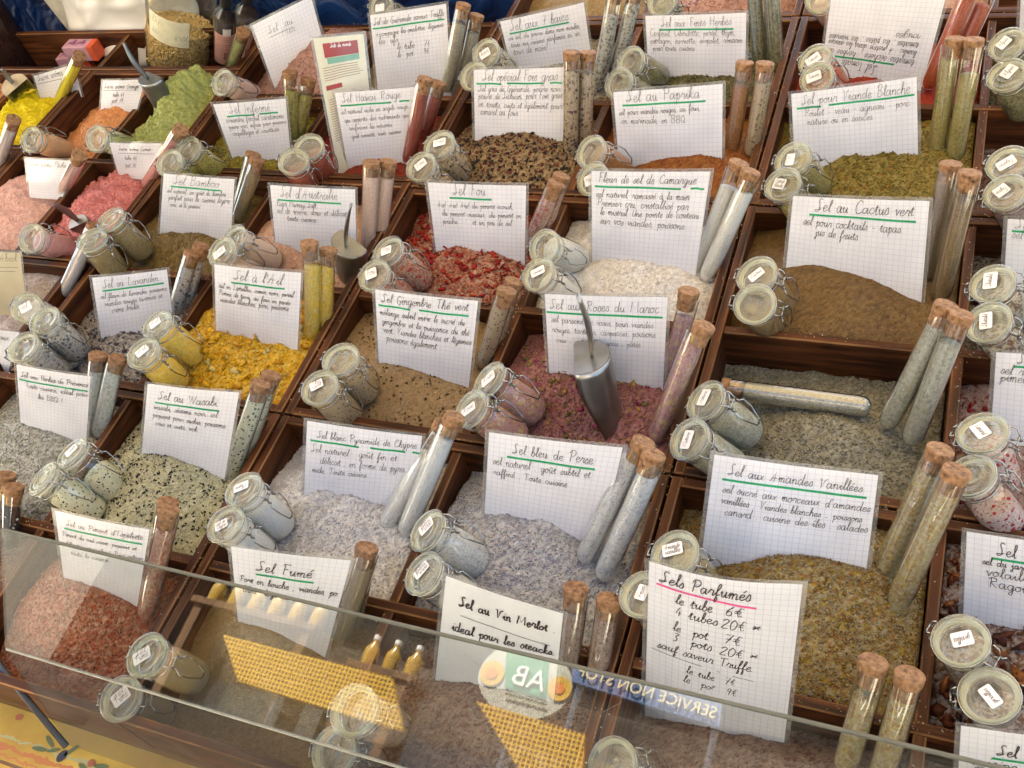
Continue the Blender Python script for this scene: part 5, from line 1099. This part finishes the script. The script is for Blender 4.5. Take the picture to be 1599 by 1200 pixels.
# white board and crumpled bag
p0 = at(128, 56, -.02)
PW = plain('painted_board', (.62, .6, .5), .5)
b0, b1 = at(150, 52, -.03), at(110, 52, -.03); d0 = b1 - b0
r = empty('white_board', tuple(b0)); tag(r, 'pale chipped board leaning at the back between tarpaulin and bag', 'board')
back_ = np.array([-.10, .035, .30]); thick = np.array([.01, .012, -.004])
vs = [b0 * 0, d0, d0 + back_, back_]; vs += [np.array(v) + thick for v in vs]
link('panel', mesh('panel', vs, [(0, 1, 2, 3), (7, 6, 5, 4), (0, 4, 5, 1), (1, 5, 6, 2), (2, 6, 7, 3), (3, 7, 4, 0)], PW), r)
m, nt, p = new_mat('plastic_bag'); p.inputs['Base Color'].default_value = (.72, .7, .66, 1); p.inputs['Roughness'].default_value = .35
nx = 40; vs = []
c0 = at(190, 40, .0)
for j in range(nx + 1):
    for i in range(nx + 1):
        a, b = i / nx, j / nx
        x = (a - .5) * .26; z = -.07 + b * .26; bulge = math.sin(math.pi * a) * (1 - .5 * b)
        vs.append((c0[0] + x, c0[1] + .03 - .05 * bulge, c0[2] + z))
vs = np.array(vs); nn = np.abs(vnoise(vs[:, 0] + .5 * vs[:, 2], vs[:, 2] * .6, .07, 5)) * .06 + np.abs(vnoise(vs[:, 0] * .8 - vs[:, 2], vs[:, 2], .05, 6)) * .03; vs[:, 1] += nn - .02
o = link('plastic_bag', mesh('plastic_bag', vs, [(j * (nx + 1) + i, j * (nx + 1) + i + 1, (j + 1) * (nx + 1) + i + 1, (j + 1) * (nx + 1) + i) for j in range(nx) for i in range(nx)], m, True)); tag(o, 'crumpled whitish plastic bag behind the pine nut jar', 'bag')
mo = o.modifiers.new('thickness', 'SOLIDIFY'); mo.thickness = .001

# ------------------------------------------------------------------ leaning acrylic panel with its folded lower flap
m = thin_glass('acrylic_sheet', (.95, .96, .94), haze=.02, hazecol=(.55, .53, .45), ior=1.49, rough=.011, gain=1.5, smear=True)
_, = (0,)
XL = PC0[0]; XR = .42
ac = empty('acrylic_guard', tuple(PC0)); tag(ac, 'clear folded acrylic guard leaning over the front compartments', 'acrylic guard')
OA = PC0; h3 = .0022
def slab(nm, quad, mt, th=.0022):
    q = [np.array(v, float) for v in quad]; n = np.cross(q[1] - q[0], q[3] - q[0]); n /= np.linalg.norm(n)
    vs = q + [v + n * th for v in q]; link(nm, mesh(nm, [v - OA for v in vs], [(3, 2, 1, 0), (4, 5, 6, 7), (0, 1, 5, 4), (1, 2, 6, 5), (2, 3, 7, 6), (3, 0, 4, 7)], mt), ac)
P = lambda x, c, s: np.array([x, c[0], c[1]])
slab('upper_sheet', [PC0, (XR, PC0[1], PC0[2]), (XR, PTOP[1], PTOP[2]), PTOP], m)
m2 = thin_glass('acrylic_flap', (.84, .84, .82), haze=.012, hazecol=(.4, .38, .34), ior=1.49, rough=.03, gain=.45, smear=True)
slab('lower_flap', [PBOT, (XR, PBOT[1], PBOT[2]), (XR, PC0[1] - .001, PC0[2] - .001), (XL, PC0[1] - .001, PC0[2] - .001)], m2)
q = MB()
for _ in range(26):
    a_, b_2 = random.uniform(.02, .98), random.uniform(.05, .95); p_ = np.array([(XR - XL) * a_ * .9, PDIR[1] * b_2, PDIR[2] * b_2]) + PN * (.0024 if PN[1] > 0 else -.0024) * 0
    nn_ = PN if PN @ (EYE - PC0) > 0 else -PN; p_ = p_ + nn_ * .0026; L_ = random.uniform(.004, .018); g_ = random.uniform(-1.4, 1.4); dd_ = np.array([math.cos(g_), 0, 0]) + PDIR / np.linalg.norm(PDIR) * math.sin(g_)
    w_ = np.cross(nn_, dd_) * .00006; q.add([p_ - w_, p_ + w_, p_ + dd_ * L_ + w_, p_ + dd_ * L_ - w_], [(0, 1, 2, 3)])
o = link('scratches', q.me('scratches', plain('scratch_white', (.22, .22, .2), .6)), ac); o['kind'] = 'stuff'
# dark polished edge of the sheet
EDG = plain('acrylic_edge', (.10, .105, .09), .2)
q = MB().tube([(0, PDIR[1], PDIR[2] + .0008), (XR - XL, PDIR[1], PDIR[2] + .0008)], .0014, 6); link('top_edge', q.me('top_edge', EDG), ac)
q = MB().tube([(0, -.001, 0), (XR - XL, -.001, 0)], .0011, 6); link('fold', q.me('fold', plain('acrylic_fold', (.3, .3, .25), .2)), ac)
# black strap
p0, p1 = at(-40, 990, -.0), at(104, 1166, -.02)
o = link('black_strap', MB().tube([p0, (p0 + p1) / 2 + np.array([0, 0, .002]), p1], .0028, 8, False, .4).me('black_strap', plain('black_rubber', (.02, .02, .022), .5), True)); tag(o, 'thin black strap crossing the corner below the clear panel', 'strap')

# ------------------------------------------------------------------ across the street: what the acrylic mirrors, plus walls added for light
def mesh_cloth():
    m, nt, p = new_mat('yellow_woven_mesh'); tc = N(nt, 'ShaderNodeTexCoord'); v = N(nt, 'ShaderNodeTexVoronoi'); v.inputs['Scale'].default_value = 85; v.inputs['Randomness'].default_value = .1
    nt.links.new(tc.outputs['Object'], v.inputs[0]); c = ramp(nt, [(.28, (.14, .07, .01)), (.46, (.68, .42, .05))], v.outputs['Distance']); nt.links.new(c, p.inputs['Base Color']); p.inputs['Roughness'].default_value = .6; return m
YM = mesh_cloth()
def flat_obj(nm, pix, y, mt, label, cat, th=.02, group=None, extra=()):
    P_ = [mirror(px, py, y) for px, py in pix]; c = sum(P_) / len(P_); n = len(P_)
    vs = [p - c for p in P_] + [p - c - np.array([0, th, 0]) for p in P_]
    root = empty(nm, tuple(c)); tag(root, label, cat, group)
    link('face', mesh('face', vs, [tuple(range(n)), tuple(range(2 * n - 1, n - 1, -1))] + [(k, k + n, (k + 1) % n + n, (k + 1) % n) for k in range(n)], mt), root)
    return root, c
r, c = flat_obj('woven_panel', [(350, 991), (470, 1022), (612, 1056), (630, 1142), (560, 1122), (372, 1062)], -1.6, YM, 'left yellow woven panel of a seat back across the street, seen mirrored', 'chair back', group='yellow woven seat backs')
link('post', MB().tube([(-.1, -.03, 0), (-.1, -.03, -.86 - c[2])], .015, 8).me('post', STEEL), r); link('post', MB().tube([(.1, -.03, 0), (.1, -.03, -.86 - c[2])], .015, 8).me('post', STEEL), r)
r, c = flat_obj('woven_panel', [(745, 1094), (830, 1120), (915, 1146), (908, 1235), (820, 1215)], -1.6, YM, 'right yellow woven panel of a seat back across the street, seen mirrored', 'chair back', group='yellow woven seat backs')
link('post', MB().tube([(-.08, -.03, 0), (-.08, -.03, -.86 - c[2])], .015, 8).me('post', STEEL), r); link('post', MB().tube([(.08, -.03, 0), (.08, -.03, -.86 - c[2])], .015, 8).me('post', STEEL), r)
# organic-farming sign
def disc(pc, rad, y, nm, mt, root, off, n=28):
    c = mirror(*pc, y); e = mirror(pc[0] + rad, pc[1], y); R_ = np.linalg.norm(e - c)
    vs = [c + np.array([R_ * math.cos(t), off, R_ * math.sin(t)]) - np.array(root.location) for t in [2 * math.pi * k / n for k in range(n)]]
    link(nm, mesh(nm, vs, [tuple(range(n))[::-1]], mt), root)
YS = -3.0
cs = mirror(820, 1063, YS); sg = empty('organic_sign', tuple(cs)); tag(sg, 'round cream sign with green AB square and two yellow flowers, seen mirrored', 'sign')
e = mirror(898, 1063, YS); Rr = abs(e[0] - cs[0])
vs = [(Rr * math.cos(t), 0, Rr * .75 * math.sin(t)) for t in [2 * math.pi * k / 40 for k in range(40)]]; vs += [(x, -.02, z) for x, y, z in vs]
link('face', mesh('face', vs, [tuple(range(40))[::-1], tuple(range(40, 80))] + [(k, (k + 1) % 40, (k + 1) % 40 + 40, k + 40) for k in range(40)], plain('sign_cream', (.42, .43, .36), .5)), sg)
gq = [(792, 1018), (858, 1032), (854, 1092), (790, 1074)]; vs = [mirror(*p, YS) + np.array([0, .006, 0]) - cs for p in gq]
link('green_square', mesh('green_square', vs, [(0, 1, 2, 3)], plain('sign_green', (.03, .25, .12), .5)), sg)
for pc in ((770, 1052), (875, 1076)):
    disc(pc, 19, YS, 'flower', plain('sign_yellow', (.6, .36, .03), .5), sg, .008); disc(pc, 9, YS, 'flower_centre', plain('sign_orange', (.7, .22, .03), .5), sg, .012)
def letters(txt, p_start, p_end, y, mt, parent, org, nm='lettering'):
    a, b = mirror(*p_start, y), mirror(*p_end, y); cu = bpy.data.curves.new(nm, 'FONT'); cu.body = txt; cu.size = 1; cu.extrude = .002; cu.materials.append(mt)
    o = link(nm, cu, None); bpy.context.view_layer.update(); wd = o.dimensions.x or 1
    me = bpy.data.meshes.new_from_object(o.evaluated_get(bpy.context.evaluated_depsgraph_get())); bpy.data.objects.remove(o); o = link(nm, me, parent)
    X_ = (b - a); s = np.linalg.norm(X_) / wd; X_ = X_ / np.linalg.norm(X_); Y_ = np.array([0, 0, 1.]) - X_ * X_[2]; Y_ /= np.linalg.norm(Y_); Z_ = np.cross(X_, Y_)
    M = Matrix([[X_[i] * s, Y_[i] * s, Z_[i], (a - org)[i] + (.014 if i == 1 else 0)] for i in range(3)] + [[0, 0, 0, 1]]); o.matrix_local = M; return o
WHT = plain('sign_white', (.8, .8, .76), .5)
letters('AB', (850, 1082), (800, 1068), YS, WHT, sg, cs)
letters('AGRICULTURE BIOLOGIQUE', (856, 1104), (790, 1086), YS, plain('sign_dark', (.05, .1, .05), .5), sg, cs, 'small_lettering')
letters('ROMARIN', (905, 1040), (888, 1090), YS, plain('sign_green', (.05, .4, .2), .5), sg, cs, 'rim_lettering') if False else None
link('post', MB().tube([(0, -.04, 0), (0, -.04, -.86 - cs[2])], .02, 8).me('post', STEEL), sg)
BRS = plain('amber_oil', (.42, .26, .04), .2); CRT = plain('pine_crate', (.14, .075, .03), .7)
for (pa, pb, y, nb, lab, lb) in (((322, 944), (512, 990), -1.9, 6, 'long display bench of amber bottles across the street, seen mirrored', 'amber bottle on the long bench across the street'), ((560, 1042), (660, 1068), -1.95, 3, 'small display bench beside the woven seat back, seen mirrored', 'amber bottle on the small bench across the street')):
    a, b = mirror(*pa, y), mirror(*pb, y); c = (a + b) / 2; w_ = abs(b[0] - a[0]) / 2; bn = empty('display_bench', tuple(c)); tag(bn, lab, 'bench', 'display benches across the street')
    link('plank', MB().box(-w_, w_, -.08, .08, -.02, 0, .002).me('plank', CRT), bn)
    for sx in (-1, 1): link('leg', MB().box(-.015, .015, -.07, .07, -.86 - c[2], -.021).me('leg', CRT), bn).location = (sx * (w_ - .03), 0, 0)
    for k in range(nb):
        bb_ = empty('amber_bottle', (c[0] - w_ + (k + .5) * 2 * w_ / nb, c[1] + .02, c[2] + .001)); tag(bb_, ('leftmost', 'second from the left', 'third from the left', 'fourth from the left', 'fifth from the left', 'rightmost')[k if k < nb - 1 else 5] + ' ' + lb, 'bottle', 'amber bottles on the benches across the street')
        link('glass_body', MB().lathe([(.001, 0), (.022, 0), (.024, .01), (.024, .055), (.01, .075), (.009, .09)], 16).me('glass_body', BRS, True), bb_); link('cap', MB().lathe([(.011, .086), (.011, .1), (.001, .101)], 12).me('cap', WHT), bb_)
# shop front with its non-stop service sign
YF = -4.2
def fm(px, py): return mirror(px, py, YF)
SHADEWALL = plain('shade_dark_render', (.035, .028, .022), .85); SHUT = plain('grey_shutter', (.04, .045, .04), .6); DKW = plain('dark_window', (.02, .022, .025), .5)  # lower wall near black: shade of a shop interior put into its colour
sf = empty('shop_front', (-2.2, YF, -.86)); tag(sf, 'shop front across the street, lower wall coloured as shade, with a lettered service sign', 'building')
link('wall', MB().box(-6, 6.0, -4, 0, 0, 2.35).me('wall', SHADEWALL), sf)
for k in range(7):
    wd_ = link('window', MB().box(-.55, .55, -.03, .012, 0, 1.2).me('window', DKW), sf); wd_.location = (-5.2 + 1.75 * k, .004, .55)
    for s in (-1, 1): h = link('shutter', MB().box(-.16, .16, 0, .05, 0, 1.2).me('shutter', SHUT), sf); h.location = (-5.2 + 1.75 * k + s * .72, .004, .55)
    link('sill', MB().box(-.62, .62, 0, .1, -.06, 0).me('sill', WHT), sf).location = (-5.2 + 1.75 * k, .004, .545)
link('cornice', MB().box(-6.1, 6.1, -.2, .16, 2.353, 2.45).me('cornice', WHT), sf)
link('added_upper_wall', MB().box(-6, 6.0, -4, -.002, 2.452, 6.4).me('added_upper_wall', plain('cream_render', (.34, .24, .13), .85)), sf)  # unseen upper storey, added to throw warm light onto the stall front
for k in range(6):
    wd_ = link('window', MB().box(-.45, .45, -.03, .012, 0, 1.5).me('window', DKW), sf); wd_.location = (-5 + 2 * k, .004, 3.3)
    for s in (-1, 1): link('shutter', MB().box(-.2, .2, 0, .05, 0, 1.5).me('shutter', SHUT), sf).location = (-5 + 2 * k + s * .66, .004, 3.3)
cS = mirror(1010, 1085, -3.4); sv = empty('service_sign', tuple(cS)); tag(sv, 'long sign board reading SERVICE NON STOP, seen mirrored in the acrylic', 'sign')
bq = [(895, 1022), (1128, 1094), (1124, 1136), (893, 1064)]
vs = [mirror(*p, -3.4) - cS for p in bq]; vs += [v - np.array([0, .03, 0]) for v in vs]
link('board', mesh('board', vs, [(0, 1, 2, 3), (7, 6, 5, 4), (0, 4, 5, 1), (1, 5, 6, 2), (2, 6, 7, 3), (3, 7, 4, 0)], plain('sign_blue', (.10, .16, .32), .5)), sv)
letters('SERVICE NON STOP', (1118, 1124), (903, 1056), -3.4, plain('sign_gold', (.85, .72, .42), .5), sv, cS)
for dx in (-.3, .3): link('post', MB().tube([(dx, -.05, 0), (dx, -.05, -.86 - cS[2])], .02, 8).me('post', STEEL), sv)
LIME = plain('reflector_limewash', (.88, .84, .70), .8)  # pale wash of two houses added to throw bright streaks on the glass
for (hx, hw_, hy, lab) in ((-6.75, 2.5, -2.7, 'added tall limewashed house, a light reflector, left of the shop front across the street'), (2.1, .55, -3.2, 'added narrow limewashed house, a light reflector, right of the service sign')):
    hs = empty('added_bright_house', (hx, hy, -.86)); tag(hs, lab, 'building', 'added light-reflecting houses across the street')
    link('wall', MB().box(-hw_, hw_, -1.1, 0, 0, 5.2).me('wall', LIME), hs); link('cornice', MB().box(-hw_ - .1, hw_ + .1, -1.2, .12, 5.203, 5.35).me('cornice', LIME), hs)
    for z in (1.0, 3.2):
        for x in ((-1.8, 1.8) if hw_ > 1 else (0,)):
            link('window', MB().box(-.28, .28, -.03, .012, 0, .9).me('window', DKW), hs).location = (x, .003, z)
            link('sill', MB().box(-.33, .33, 0, .08, -.05, 0).me('sill', LIME), hs).location = (x, .003, z - .003)
# street trees
for tx, ty, s in ((3.4, -3.4, 1.), (5.0, -3.6, 1.2)):
    r = empty('street_tree', (tx, ty, -.86)); tag(r, 'small leafy tree %s across the street' % ('nearest the service sign' if s == 1. else 'farther along'), 'tree')
    link('trunk', MB().tube([(0, 0, 0), (.03, 0, .6), (0, .05, 1.3)], [.07, .055, .03], 8).me('trunk', plain('bark', (.12, .08, .05), .9)), r)
    n = 2600; pos = rng.normal(size=(n, 3)) * np.array([.35, .35, .42]) * s + np.array([0, 0, 1.65])
    g = link('crown', scatter_mesh('crown', pos, .07, pick([((.06, .14, .03), 3), ((.1, .2, .04), 2)], n), .15), r)
bpy.context.view_layer.update()

# ------------------------------------------------------------------ grains spilt along the tray rims
P_ = []
for x in (-.5705, -.567, -.1805, -.1775, -.375, .03, .235, -.76, -.935):
    n = 150; yy = np.clip(rng.choice(rng.uniform(.12, 1.08, 9), n) + rng.normal(0, .035, n), .12, 1.085); P_.append(np.stack([x + rng.normal(0, .003, n), yy, np.full(n, -.0005) + rng.uniform(0, .0008, n)], 1))
for y in (.265, .43, .595, .76, .925, 1.09):
    n = 230; xx = np.clip(rng.choice(rng.uniform(-.93, .23, 12), n) + rng.normal(0, .03, n), -.93, .23); P_.append(np.stack([xx, y + rng.normal(0, .0025, n), np.full(n, -.0015) + rng.uniform(0, .001, n)], 1))
P_ = np.vstack(P_)
o = link('spilt_grains', scatter_mesh('spilt_grains', P_, .0011, pick([((.5, .47, .42), 4), ((.5, .3, .2), 2), ((.55, .45, .2), 2), ((.1, .07, .05), 1)], len(P_)), .7)); o['kind'] = 'stuff'; o['label'] = 'scattered grains of salt spilt along the wooden rims'; o['category'] = 'grains'
